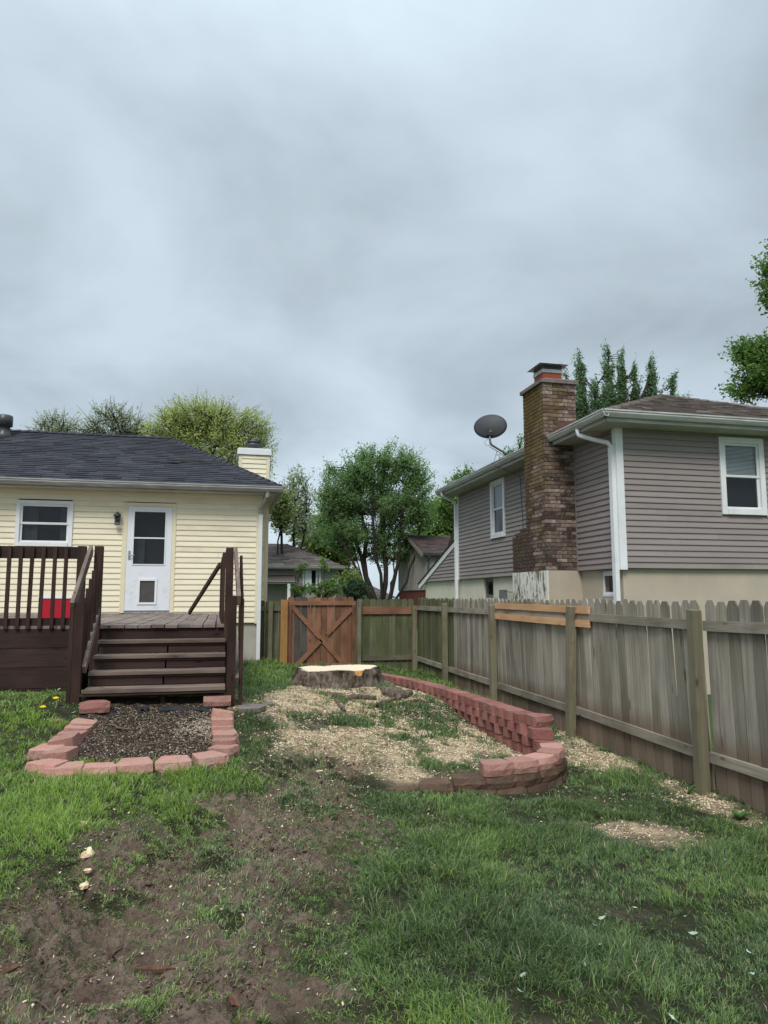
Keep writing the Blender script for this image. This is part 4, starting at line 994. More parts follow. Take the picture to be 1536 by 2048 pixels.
# ------------------------------------------------------------------ picket fences
FX = 4.24; FT = 1.665
def picket_mesh(w, h, th=.016, ear=.028):
    m = MB(); p = [(-w / 2, 0), (w / 2, 0), (w / 2, h - ear), (w / 2 - ear, h), (-w / 2 + ear, h), (-w / 2, h - ear)]
    m.prism([(0, a, z) for a, z in p], (th, 0, 0)); return m.mesh('picket')
PM = [picket_mesh(w, 1.0) for w in (.122, .128, .132, .136)]
def picket(parent, mat, x, y, zb, zt, rot, lean, tilt=0.0, mi=None):
    me = PM[rg.randrange(4) if mi is None else mi]
    key = (me.name, mat); me2 = PMM.get(key)
    if me2 is None: me2 = me.copy(); me2.materials.append(MATS[mat]); PMM[key] = me2
    M = Matrix.Translation((x, y, zb)) @ Matrix.Rotation(rot, 4, 'Z') @ Matrix.Rotation(lean, 4, 'X') @ Matrix.Rotation(tilt, 4, 'Y') @ Matrix.Diagonal((1, 1, zt - zb, 1))
    return link('picket', me2, None, parent, M)
PMM = {}
sf = thing('side_fence', (FX, 8, 0), 'long weathered grey picket fence with dog-eared boards beside the retaining wall', 'fence')
PY = [3.2, 5.66, 8.10, 10.56, 13.0, 15.22]
LEAN = {1: .0, 2: -.085, 3: .0, 4: 0, 5: 0, 0: 0}
pan_lean = [-.02, -.045, -.06, -.012, .0]
for i in range(5):
    y = PY[i] + .01; ye = PY[i + 1]; mid = (y + ye) / 2
    if i == 0: ye -= .045
    n = int(round((ye - y) / .1415)); st = (ye - y) / n
    for k in range(n):
        yy = y + (k + .5) * st + rg.uniform(-.003, .003)
        if yy < 3.6: continue
        ln = pan_lean[i] + rg.gauss(0, .006)
        zb = gz1(FX, yy) - .03
        mat = 'fence_grey' if yy < 12.4 + rg.uniform(-.8, .8) else 'fence_green'
        picket(sf, mat, FX + rg.uniform(0, .006), yy + math.tan(ln) * .9, zb, FT + rg.uniform(-.012, .012), rg.gauss(0, .012), ln, rg.gauss(0, .004))
def rail(parent, mat, a, b, w=.038, h=.089, nm='rail'): return MB().bar(a, b, w, h).build(nm, mat, parent)
for i in range(5):
    y0 = PY[i] + .047; y1 = PY[i + 1] - .047
    if i == 0: y0 = 3.6
    zl0 = .30 + .02 * i + (.0 if i != 1 else 0.0); d = rg.uniform(-.012, .012)
    rail(sf, 'fence_rail_grey', (FX - .021, y0, 1.455 + d), (FX - .021, y1, 1.455 - d * .5 - .01 * (i == 0)))
    rail(sf, 'fence_rail_grey', (FX - .021, y0, .305 + .012 * i + d), (FX - .021, y1, .305 + .012 * (i + 1) - d))
for i in range(1, 5):
    le = LEAN[i]; x = FX - .088; yb = PY[i]; tp = 1.575 if i < 3 else 1.56
    m = MB(); h = .046; dx = -.0
    top = math.tan(-le) * tp
    zb = -.3
    m.hexa([(x - h, yb - h + .0, zb), (x + h, yb - h, zb), (x + h, yb + h, zb), (x - h, yb + h, zb), (x - h, yb - h - top, tp), (x + h, yb - h - top, tp), (x + h, yb + h - top, tp + .012), (x - h, yb + h - top, tp + .008)])
    m.build('post', 'post_wood', sf)
# two fresh boards sistered on the loose panel
ya, yb = 7.62, PY[3] + .03
for za, nm in ((1.545, 0), (1.385, 1)):
    MB().bar((FX - .0415 - (.135 if 0 else 0), ya, za - .004), (FX - .0415, PY[3] - .048, za + .012), .036, .085).build('new_rail', 'new_lumber', sf)
# back fence and gate
BY = 15.28
bf = thing('back_fence', (3.2, BY, .1), 'mossy green board fence panels on both sides of the red gate', 'fence')
G0, G1 = onY(575, 1260, BY)[0], onY(711, 1260, BY)[0]
PMX = []
def bpick(parent, mat, x, zb, zt, y=BY, w=None, nm='picket'):
    w = w or rg.choice((.130, .134)); m = MB(); e = .028
    p = [(x - w / 2, zb), (x + w / 2, zb), (x + w / 2, zt - e), (x + w / 2 - e, zt), (x - w / 2 + e, zt), (x - w / 2, zt - e)]
    j = rg.uniform(0, .006)
    m.prism([(a, y + .0 + j, z) for a, z in p], (0, .016, 0)); return m.build(nm, mat, parent)
x = G1 + .10
while x < FX - .03:
    bpick(bf, 'fence_green', x, .05, FT - .015 + rg.uniform(-.012, .012)); x += .1425
x = G0 - .26
while x > HX + .03: bpick(bf, 'fence_green', x, .1, FT - .05 + rg.uniform(-.012, .012)); x -= .1425
box('rail', 'gate_red_x', bf, G1 + .06, FX - .13, BY - .04, BY - .001, 1.32, 1.48); box('rail', 'fence_green_x', bf, G1 + .06, FX - .13, BY - .04, BY - .001, .33, .43)
box('rail', 'fence_green_x', bf, HX + .03, G0 - .1, BY - .04, BY - .001, 1.40, 1.49)
for x0, m_, zt in ((G1 + .012, 'post_wood', 1.63), (FX - .128, 'post_wood', 1.50), (HX + .20, 'post_wood', 1.60)): box('post', m_, bf, x0, x0 + .09, BY - .132, BY - .0415, -.1, zt)
box('post', 'new_post', bf, G0 - .155, G0 - .008, BY - .10, BY - .0415, .0, 1.635)
bpick(bf, 'fence_green', G0 - .10, .1, FT - .08, w=.17)
gt = thing('gate', ((G0 + G1) / 2, BY, .2), 'reddish brown wooden gate with an X brace', 'gate')
x = G0 + .07; k = 0
while x < G1 - .03:
    bpick(gt, 'gate_grey' if k in (1, 2) else 'gate_red', x, .22, FT + .02 + rg.uniform(-.01, .01), w=.134, nm='board'); x += .1425; k += 1
yf = BY - .0405
box('frame_rail', 'gate_red_x', gt, G0, G1, yf, BY - .001, 1.515, 1.605)
box('frame_rail', 'gate_red_x', gt, G0, G1, yf, BY - .001, .20, .29)
box('frame_stile', 'gate_red', gt, G0, G0 + .085, yf, BY - .001, .29, 1.515); box('frame_stile', 'gate_red', gt, G1 - .085, G1, yf, BY - .001, .29, 1.515)
A = Vector((G0 + .09, BY - .02, 1.49)); B = Vector((G1 - .25, BY - .02, .25)); C = Vector((G1 - .09, BY - .02, 1.44)); D = Vector((G0 + .2, BY - .02, .26))
MB().bar(A, B, .036, .09, (1, 0, 1)).build('brace', 'gate_red_x', gt)
mid = C.lerp(D, .5)
MB().bar(C, C.lerp(D, .46), .036, .09, (1, 0, -1)).build('brace', 'gate_red_x', gt); MB().bar(C.lerp(D, .56), D, .036, .09, (1, 0, -1)).build('brace', 'gate_red_x', gt)
MB().tube([((G0 + G1) / 2 - .26, BY - .045, 1.56), ((G0 + G1) / 2 - .26, BY - .07, 1.57), ((G0 + G1) / 2 - .25, BY - .06, 1.46)], .008, 6).build('latch', 'metal_galv', gt)

# ------------------------------------------------------------------ retaining wall of tapered blocks
BH = .102
def block_mesh(nm, w=.285, wb=.155, d=.215, h=BH - .004, seed=0):
    r = random.Random(seed); m = MB()
    # local: front at y=0 facing -y, tail at y=d ; split face with jitter
    fx = [-w / 2, -w / 2 + .055, 0.02 * r.uniform(-1, 1), w / 2 - .055, w / 2]; fy = [.022, -.004 + r.uniform(-.006, .006), r.uniform(-.012, .004), -.004 + r.uniform(-.006, .006), .022]
    tp = [(x, y) for x, y in zip(fx, fy)]
    bot = [(x + r.uniform(-.003, .003), y + r.uniform(-.006, .006), 0) for x, y in tp] + [(w / 2, .055, 0), (wb / 2 + .01, d * .97, 0), (wb / 2 - .01, d, 0), (-wb / 2 + .01, d, 0), (-wb / 2 - .01, d * .97, 0), (-w / 2, .055, 0)]
    midr = [(x * .998 + r.uniform(-.003, .003), y - .012 + r.uniform(-.008, .008), h * r.uniform(.4, .6)) for x, y in tp] + [(x, y, h / 2) for x, y, z in bot[5:]]
    top = [(x * .99, y + .006 + r.uniform(-.003, .004), h) for x, y in tp] + [(x, y, h) for x, y, z in bot[5:]]
    n = len(bot); pts = bot + midr + top
    f = [tuple(range(n))[::-1], tuple(range(2 * n, 3 * n))]
    for a in (0, n):
        for i in range(n): f.append((a + i, a + (i + 1) % n, a + n + (i + 1) % n, a + n + i))
    m.poly(pts, f); return m.mesh(nm)
BLK = {}
def block(parent, mat, x, y, z, rot, seed, tilt=(0, 0), nm='block'):
    key = (mat, seed % 5)
    if key not in BLK:
        BLK[key] = block_mesh('block', wb=.125 if mat == 'block_red' else .185, seed=seed % 5 + 20); BLK[key].materials.append(MATS[mat])
    M = Matrix.Translation((x, y, z)) @ Matrix.Rotation(rot, 4, 'Z') @ Matrix.Rotation(tilt[0], 4, 'X') @ Matrix.Rotation(tilt[1], 4, 'Y')
    return link(nm, BLK[key], None, parent, M)
WP = [(1.20, 6.06), (1.45, 6.0), (1.8, 5.93), (2.15, 5.88), (2.5, 5.88), (2.82, 5.97), (3.10, 6.17), (3.27, 6.45), (3.335, 6.8), (3.34, 7.5), (3.34, 8.5), (3.34, 9.5), (3.32, 10.5), (3.25, 11.4), (3.12, 12.2), (2.95, 13.0), (2.72, 13.8), (2.35, 14.5), (1.8, 14.93), (1.2, 15.05), (.5, 15.0)]
WPn = np.array(WP); SL = np.r_[0, np.cumsum(np.hypot(*np.diff(WPn, axis=0).T))]
def wpath(s): return np.interp(s, SL, WPn[:, 0]), np.interp(s, SL, WPn[:, 1])
rw = thing('retaining_wall', (2.6, 6.0, 0), 'curved low retaining wall of red concrete blocks around the stump terrace', 'wall')
def s_of(y): return np.interp(y, WPn[8:, 1], SL[8:])
s_corner = SL[7]
sA = SL[2] + .12
for c in range(5):
    z0 = -.025 + c * BH
    lo = [0.0, .05, 1.05, SL[8] - .22, SL[8] - .02][c]; hi = SL[-1] if c >= 2 else SL[12]
    s = lo + (.145 if c % 2 else 0); k = 0
    if c == 2: s = lo
    while s < hi:
        x, y = wpath(s + .14); xa, ya = wpath(s); xb, yb = wpath(s + .28)
        ang = math.atan2(yb - ya, xb - xa)
        sag = -.028 * max(0, y - 7.0); 
        setb = .012 * c
        if c == 1 and s < .8: sag -= (.8 - s) * .13
        if c == 0 and s < .8: sag -= .06
        if c == 4 and y > 14.2: s += .29; k += 1; continue
        nx_, ny_ = math.sin(ang), -math.cos(ang)
        if s < SL[7]:
            mat = 'block_dirty' if c < 2 else 'block_pink'
        else: mat = 'block_red'
        if c == 4 and s < SL[8] + .1:
            ang += math.radians(-62); 
        elif c == 3 and s < SL[8] - .1: ang += math.radians(-58)
        block(rw, mat, x - nx_ * setb, y - ny_ * setb, z0 + sag + rg.uniform(-.002, .002), ang + rg.gauss(0, .03), rg.randrange(50), (rg.gauss(0, .012), rg.gauss(0, .012)))
        s += .289 if s < SL[8] else .262; k += 1

# ------------------------------------------------------------------ mulch bed edging
be = thing('bed_edging', (-.6, 6.4, .35), 'ring of weathered pink concrete blocks around the mulch bed below the steps', 'edging')
EP = [(163, 1437), (153, 1448), (141, 1461), (128, 1475), (92, 1490), (119, 1499), (93, 1524), (134, 1531), (198, 1528), (270, 1522), (346, 1518), (417, 1510), (449, 1491), (453, 1474), (452, 1461), (448, 1448), (447, 1435), (445, 1422)]
EPW = [gpix(u, v, .075) for u, v in EP]
ROT = [80, 80, 78, 75, 70, 72, 25, 12, 4, 2, -2, -22, -60, -80, -86, -92, -94, -96]
for i, (x, y, z) in enumerate(EPW):
    face = {True: 1}
    a = math.radians(-ROT[i] if i < 6 else -ROT[i])
    rot = {0: -96, 1: -96, 2: -97, 3: -100, 4: -104, 5: -106, 6: -30, 7: -10, 8: -3, 9: 2, 10: 4, 11: 32, 12: 68, 13: 82, 14: 88, 15: 92, 16: 94, 17: 95}[i]
    r = math.radians(rot); 
    block(be, 'block_pink', x + math.sin(r) * .095, y - math.cos(r) * .095, max(z - .02, gz1(x, y) - .02) - .012 + rg.uniform(-.012, .006), r + rg.gauss(0, .06), rg.randrange(50), (rg.gauss(0, .05), rg.gauss(0, .05)))
x, y, z = gpix(192, 1412, .06)
lb = block(None, 'block_red', x, y - .10, gz1(x, y) + .002, math.radians(3), 3, nm='concrete_block'); tag(lb, 'single loose red block lying in front of the left step post', 'block')
x, y, z = gpix(434, 1404, .03)
lb = block(None, 'block_pink', x, y - .10, gz1(x, y) + .002, math.radians(-3), 4, nm='concrete_block'); tag(lb, 'single pink block lying at the foot of the right step post', 'block')

# ------------------------------------------------------------------ stump
SC = onZ(678, 1337, .665); scx, scy = SC[0], SC[1] + .06
szb = gz1(scx, scy) - .06; ztop = .665
st = thing('tree_stump', (scx, scy, szb + .06), 'wide freshly cut tree stump with pale top and flared bark roots', 'stump')
NA, NZ = 260, 30
def stump_r(th_, f):
    tops = .555 + .035 * np.sin(2 * th_ + .6) + .03 * np.sin(5 * th_ + 1.3) + .018 * np.sin(9 * th_)
    lob = .5 + .5 * np.sin(6 * th_ + .8 * np.sin(2 * th_)); flare = (1 - f) ** 2.3
    return tops + flare * (.14 + .34 * lob ** 1.4) * (1 - .5 * np.cos(th_)) + .08 * (1 - f)
T = np.linspace(0, 2 * np.pi, NA, endpoint=False); Vv = []; 
for j in range(NZ):
    f = j / (NZ - 1); r = stump_r(T, f)
    xx = r * np.cos(T) * 1.02; yy = r * np.sin(T) * .9
    rd = (fbm(T * 9 + 40, np.full(NA, f * 2.5), 3, 4) - .5) * .16 + (np.abs(fbm(T * 22 + 90, np.full(NA, f * 1.3), 9, 3) - .5)) * .20 - .03
    w_ = np.minimum(1, np.minimum(T, 2 * np.pi - T) / .25); rd = rd * w_
    k_ = 1 + rd / np.maximum(r, .1)
    zt_ = np.full(NA, ztop) + .012 * np.sin(T * 3)
    zt_ += .035 * np.exp(-((T - 5.95) / .35) ** 2) - .05 * np.exp(-((T - 5.1) / .12) ** 2)
    zz = szb - .05 + (zt_ - szb + .05) * f
    Vv.append(np.c_[xx * k_, yy * k_, zz])
Vv = np.array(Vv); Vf = Vv.reshape(-1, 3).copy(); Vf[:, 0] += scx; Vf[:, 1] += scy
a = np.arange(NZ - 1)[:, None] * NA + np.arange(NA)[None, :]; b = np.arange(NZ - 1)[:, None] * NA + (np.arange(NA)[None, :] + 1) % NA
Qs = np.stack([a, b, b + NA, a + NA], -1).reshape(-1, 4)
link('bark', npmesh('bark', Vf, [Qs], smooth=True), 'stump_bark', st)
rim = Vv[-1]; cen = []
rads = [.965, .8, .55, .3]
for q in rads:
    p = rim.copy(); p[:, :2] *= q; p[:, 2] = ztop + .004 + (rim[:, 2] - ztop) * q ** 6 + (fbm(p[:, 0] * 7, p[:, 1] * 7, 2, 3) - .5) * .012; cen.append(p)
Vc = np.concatenate(cen + [np.array([[0, 0, ztop + .006]])])
Vc[:, 2] -= ztop
fq = []
for j in range(3):
    k = np.arange(NA); k2 = (k + 1) % NA; fq.append(np.stack([j * NA + k, j * NA + k2, (j + 1) * NA + k2, (j + 1) * NA + k], -1))
k = np.arange(NA); ft = np.stack([3 * NA + k, 3 * NA + (k + 1) % NA, np.full(NA, 4 * NA)], -1)
link('cut_face', npmesh('cut_face', Vc, [np.concatenate(fq), ft], smooth=True), 'stump_cut', st, Matrix.Translation((scx, scy, ztop)))
# bark ring that closes the edge between bark and cut face
re_ = np.concatenate([Vv[-1], cen[0] + np.array([0, 0, 0])]); re_[:, 0] += scx; re_[:, 1] += scy
link('bark_rim', npmesh('bark_rim', re_, [np.stack([k, (k + 1) % NA, NA + (k + 1) % NA, NA + k], -1)], smooth=True), 'stump_bark', st)
# notch of torn orange wood on the edge
p = Vector((scx + .19, scy - .475, ztop - .022)); m = MB(); m.poly([p + Vector(q) * .8 for q in ((-.09, .02, .034), (-.03, -.035, .03), (.03, -.028, .02), (.07, -.035, .03), (.12, .03, .036), (-.05, -.05, -.03), (.02, -.045, -.055), (.075, -.05, -.04), (.0, .05, -.02))], [(0, 1, 2, 3, 4), (1, 5, 6, 2), (2, 6, 7, 3), (0, 5, 1), (3, 7, 4), (0, 8, 5), (5, 8, 6), (6, 8, 7), (7, 8, 4), (0, 4, 8)]).build('torn_notch', 'torn_wood', st)
def root(name, px, rads, mat='stump_bark', off=.01):
    pts = []
    for (u, v), r in zip(px, rads):
        x, y, z = gpix(u, v, r * .4); pts.append((x, y, gz1(x, y) + r * .35 + off))
    pp = []; rr = []
    for i in range(len(pts) - 1):
        for q in np.linspace(0, 1, 5, endpoint=False):
            a = Vector(pts[i]).lerp(Vector(pts[i + 1]), q); w = .012
            pp.append(a + Vector((rg.uniform(-w, w), rg.uniform(-w, w), rg.uniform(-w, w)))); rr.append((rads[i] * (1 - q) + rads[i + 1] * q) * rg.uniform(.85, 1.15))
    pp.append(Vector(pts[-1])); rr.append(rads[-1])
    return MB().tube(pp, rr, 9).build(name, mat, st, True)
root('root', [(742, 1372), (775, 1388), (805, 1392), (820, 1388)], [.09, .075, .07, .05])
root('root', [(770, 1380), (800, 1386), (815, 1394)], [.05, .05, .03])
root('root', [(665, 1392), (695, 1398), (725, 1396), (752, 1398)], [.035, .045, .04, .03])
root('root', [(745, 1415), (775, 1402), (800, 1398)], [.02, .03, .03])
root('root', [(810, 1405), (840, 1404), (858, 1407)], [.015, .02, .012], 'bark_piece')
root('root', [(672, 1402), (684, 1418), (690, 1424)], [.02, .025, .015])

# small rocks by the steps
def rock(px, sx, sy, h, label, mat='rock'):
    x, y, z = gpix(*px); m = MB(); n = 14; r_ = random.Random(int(px[0])); z = gz1(x, y)
    rings = [(1.0, -.03), (.98, h * .45), (.72, h * .9), (.35, h)]
    ph = [r_.uniform(.8, 1.15) for _ in range(n)]
    pts = []
    for q, hz in rings:
        for k in range(n): a = 2 * math.pi * k / n; pts.append((x + sx * q * ph[k] * math.cos(a), y + sy * q * ph[k] * math.sin(a), z + hz * r_.uniform(.85, 1.1)))
    f = [tuple(range(3 * n, 4 * n))]
    for j in range(3):
        for k in range(n): f.append((j * n + k, j * n + (k + 1) % n, (j + 1) * n + (k + 1) % n, (j + 1) * n + k))
    m.poly(pts, f); tag(m.build('rock', mat), label, 'rock', 'flat rocks in the sawdust')
rock((500, 1417), .16, .2, .03, 'broad flat brown rock half buried in sawdust near the steps')
rock((535, 1408), .08, .10, .025, 'small flat brown rock beside the broad one in the sawdust')
rock((522, 1432), .12, .1, .02, 'low muddy rock barely showing in sawdust in front of the broad rock')

# ------------------------------------------------------------------ background houses
def far_house_a():
    D = 30; c = lambda u, v, d=D: Vector(atD(u, v, d))
    e1 = c(690, 1133); ax = Vector((1, .05, 0)).normalized(); bk = Vector((-.05, 1, 0))
    h = thing('grey_house', (e1.x - 3, e1.y + 3, 0), 'low grey house with hipped brown roof and white door with oval glass beyond the gate', 'house')
    ez = e1.z; L = 9.0; wl_ = e1 - ax * .3 + bk * .35
    zt = ez - .1
    m = MB(); a = wl_ - ax * L; m.prism([(a.x, a.y, 0), (wl_.x, wl_.y, 0), (wl_.x + bk.x * 6, wl_.y + bk.y * 6, 0), (a.x + bk.x * 6, a.y + bk.y * 6, 0)], (0, 0, zt)); m.build('wall', 'siding_far_grey', h)
    for k in range(30):
        p = wl_ - ax * (.15 + k * .3) - bk * .012; MB().box(p.x - .02, p.x + .02, p.y - .012, p.y + .01, 0, zt).build('batten', 'siding_far_grey', h)
    rz = c(622, 1089, D + 3).z; e0 = e1 - ax * (L + .6); r1 = e1 - ax * 2.05 + bk * 3.2; r1.z = rz; r0 = e0 + bk * 3.2; r0.z = rz
    eb = e1 + bk * 6.6; e0b = e0 + bk * 6.6
    MB().poly([e0, e1, r1, r0], [(0, 1, 2, 3)]).poly([e1, eb, r1], [(0, 1, 2)]).poly([e0b, eb, e1, e0], [(0, 1, 2, 3)]).poly([eb, e0b, r0, r1], [(0, 1, 2, 3)]).build('roof', 'shingle_far', h)
    shingles(h, 'shingle_far', e0, e1, r0, r1, .2, .45, .02, seed=31); shingles(h, 'shingle_far', e1, eb, r1, r1, .2, .45, .02, seed=32)
    gutter(h, 'gutter_grey', e0 - Vector((0, .01, .12)), e1 - Vector((0, .01, .12)), (0, -1, 0), .12, .1)
    wy = wl_.y - .03
    def rect(nm, mat, u0, v0, u1, v1, d0, d1, par=h):
        p = onY(u0, v0, wy); q = onY(u1, v1, wy); return box(nm, mat, par, min(p[0], q[0]), max(p[0], q[0]), wy - d1, wy - d0, min(p[2], q[2]), max(p[2], q[2]))
    w = rect('window', 'white_trim', 606, 1138, 641, 1175, 0, .06); rect('pane', 'window_glass', 608, 1141, 620, 1172, .062, .07, w); rect('pane', 'room_dark', 623, 1141, 631, 1172, .062, .07, w); rect('pane', 'window_glass', 633, 1141, 639, 1172, .062, .07, w)
    d = rect('door', 'door_white', 543, 1168, 571, 1215, 0, .07); 
    cc = onY(556, 1185, wy); m = MB(); m.tube([(cc[0], wy - .071, cc[2]), (cc[0], wy - .08, cc[2])], .14, 20)
    for i, v_ in enumerate(m.v): m.v[i] = (v_[0], v_[1], cc[2] + (v_[2] - cc[2]) * 2.4)
    m.build('oval_glass', 'metal_box', d)
    rect('porch_fascia', 'gutter_grey', 520, 1163, 590, 1168, .1, .9); p = onY(520, 1150, wy - .1); q = onY(592, 1164, wy - 1.0)
    MB().poly([(p[0], wy - .1, p[2]), (q[0], wy - .1, p[2]), (q[0], wy - .95, q[2]), (p[0], wy - .95, q[2]), (p[0], wy - .1, q[2] - .05), (q[0], wy - .1, q[2] - .05)], [(0, 3, 2, 1), (3, 4, 5, 2), (1, 2, 5), (0, 4, 3)]).build('porch_roof', 'shingle_far', h)
    p = onY(574, 1168, wy); MB().box(p[0] - .06, p[0] + .06, wy - .9, wy - .78, 0, p[2]).build('porch_post', 'white_trim', h)
far_house_a()
def far_house_b():
    D = 36; pk = Vector(atD(813, 1066, D)); rt_ = Vector(atD(846, 1106, D)); lf = Vector(atD(788, 1116, D))
    ez = (rt_.z + lf.z) / 2
    gdir = Vector((lf.x - rt_.x, lf.y - rt_.y, 0)); 
    # gable end turned towards the yard, long side running right and back
    g = Vector((-.07, 1, 0)).normalized(); s = Vector((1, .07, 0)).normalized()
    R0 = Vector((rt_.x, rt_.y, ez)); half = 2.5
    L0 = R0 + g * (half * 2); PK = R0 + g * half; PK.z = pk.z
    h = thing('gable_house', (R0.x + 2, R0.y + 2, 0), 'two storey grey house with steep gable and red brick base behind the taupe house', 'house')
    inn = .18; r = R0 - g * -inn; l = L0 - g * inn; zb = Vector(atD(820, 1180, D)).z
    LEN = 9
    r2, l2 = r + s * .25, l + s * .25
    P3 = lambda p, z: (p.x, p.y, z)
    MB().prism([P3(r2, zb), P3(l2, zb), P3(l2, ez - .05), (PK.x + s.x * .25, PK.y + s.y * .25, PK.z - .12), P3(r2, ez - .05)], s * LEN).build('wall', 'siding_far_grey', h)
    for k in range(14):
        q = r2.lerp(l2, (k + .5) / 14) - s * .012; hh = ez + (PK.z - ez) * (1 - abs((k + .5) / 14 - .5) * 2) - .15
        MB().bar((q.x, q.y, zb), (q.x, q.y, hh), .03, .02, (1, 0, 0)).build('batten', 'siding_far_grey', h)
    MB().prism([P3(r2 + s * .05, 0), P3(l2 + s * .05, 0), P3(l2 + s * .05, zb), P3(r2 + s * .05, zb)], s * (LEN - .1)).build('brick_base', 'brick_far', h)
    eR, eL = R0.copy(), L0.copy(); a, b = eR + s * LEN, eL + s * LEN; pk2 = PK + s * LEN
    up = Vector((0, 0, .10))
    m = MB(); m.poly([eR, a, pk2, PK, eR + up, a + up, pk2 + up, PK + up], [(0, 1, 2, 3), (7, 6, 5, 4), (0, 4, 5, 1), (1, 5, 6, 2), (2, 6, 7, 3), (3, 7, 4, 0)])
    m.poly([b, eL, PK, pk2, b + up, eL + up, PK + up, pk2 + up], [(0, 1, 2, 3), (7, 6, 5, 4), (0, 4, 5, 1), (1, 5, 6, 2), (2, 6, 7, 3), (3, 7, 4, 0)]); m.build('roof', 'shingle_fardark', h)
    shingles(h, 'shingle_fardark', eR + up, a + up, PK + up, pk2 + up, .2, .45, .02, seed=41)
    MB().bar(eR - s * .02 - Vector((0, 0, .02)), PK - s * .02 - Vector((0, 0, .02)), .04, .18, (0, 0, 1)).build('rake_board', 'siding_far_tan', h)
    MB().bar(eL - s * .02 - Vector((0, 0, .02)), PK - s * .02 - Vector((0, 0, .02)), .04, .18, (0, 0, 1)).build('rake_board', 'siding_far_tan', h)
    out = Vector((s.y, -s.x, 0))
    n = int((ez - zb) / .2)
    for k in range(n):
        z = zb + k * .2; p = r2 + out * .012 + s * .5; MB().bar((p.x, p.y, z + .1), (p.x + s.x * 6, p.y + s.y * 6, z + .1), .03, .185).build('siding_board', 'siding_far_tan', h)
    p = r2 + out * .03 + s * 2.6; MB().bar((p.x, p.y, ez - 1.3), (p.x, p.y, ez - .1), .5, .03, s).build('shutter', 'shingle_fardark', h)
    p = r2 + out * .05 + s * 3.3; w = MB().bar((p.x, p.y, ez - 1.2), (p.x, p.y, ez - .15), .8, .05, out).build('window', 'white_trim', h); p += out * .03; MB().bar((p.x, p.y, ez - 1.1), (p.x, p.y, ez - .25), .62, .03, out).build('pane', 'room_dark', w)
    p = r2 + out * .1 + s * .05; MB().tube([(p.x + out.x * .2, p.y + out.y * .2, ez - .05), (p.x, p.y, ez - .3), (p.x, p.y, .2)], .05, 6).build('downspout', 'metal_dark', h)
    gutter(h, 'metal_dark', eR - Vector((0, 0, .05)), a - Vector((0, 0, .05)), out, .13, .11)
    q = r2.lerp(l2, .47) - s * .02; MB().tube([(q.x, q.y, PK.z - .75), (q.x - s.x * .03, q.y - s.y * .03, PK.z - .75)], .16, 12).build('gable_vent', 'siding_far_tan', h)
far_house_b()
def far_house_c():
    D = 46; p = Vector(atD(690, 1196, D)); q = Vector(atD(800, 1196, D)); r = Vector(atD(742, 1168, D + 3))
    h = thing('low_roof_house', (p.x, p.y, 0), 'distant low house showing only its brown roof between the tree trunks', 'house')
    a = Vector((p.x - 3, p.y, p.z)); b = Vector((q.x, p.y, p.z)); r0 = Vector((p.x - 3, p.y + 3.5, r.z)); r1 = Vector((q.x - 1.2, p.y + 3.5, r.z)); bb = b + Vector((0, 7, 0)); ab = a + Vector((0, 7, 0))
    MB().poly([a, b, r1, r0], [(0, 1, 2, 3)]).poly([b, bb, r1], [(0, 1, 2)]).poly([bb, ab, r0, r1], [(0, 1, 2, 3)]).poly([ab, bb, b, a], [(0, 1, 2, 3)]).build('roof', 'shingle_far', h)
    shingles(h, 'shingle_far', a, b, r0, r1, .25, .5, .02, seed=51)
    MB().box(a.x + .3, b.x - .3, a.y + .4, a.y + 6.5, 0, p.z - .02).build('wall', 'siding_far_grey', h)
far_house_c()

# ------------------------------------------------------------------ trees
def leaves_np(C, n_per, sig, size, rng, tintc, up=.35, asp=.62, spray=None):
    N = len(C) * n_per
    c = np.repeat(C, n_per, 0) + np.clip(rng.normal(0, 1, (N, 3)), -1.5, 1.5) * np.array(sig)
    if spray is not None: c = c + np.repeat(spray, n_per, 0) * (rng.triangular(-1.0, .1, 1.15, N))[:, None]
    nrm = rng.normal(0, 1, (N, 3)); nrm[:, 2] = np.abs(nrm[:, 2]) + up; nrm /= np.linalg.norm(nrm, axis=1)[:, None]
    d = rng.normal(0, 1, (N, 3)); d[:, 2] -= .3; d -= nrm * (d * nrm).sum(1)[:, None]; d /= np.linalg.norm(d, axis=1)[:, None]
    e = np.cross(nrm, d); s = size * rng.uniform(.6, 1.35, N)[:, None]
    V = np.stack([c - d * s * .5, c + e * s * .5 * asp + nrm * s * .06, c + d * s * .55, c - e * s * .5 * asp + nrm * s * .06], 1).reshape(-1, 3)
    f = np.arange(N * 4).reshape(-1, 4)
    t = np.clip(np.repeat(tintc, n_per) + rng.normal(0, .16, N), 0, 1)
    return V, f, np.repeat(t, 4)
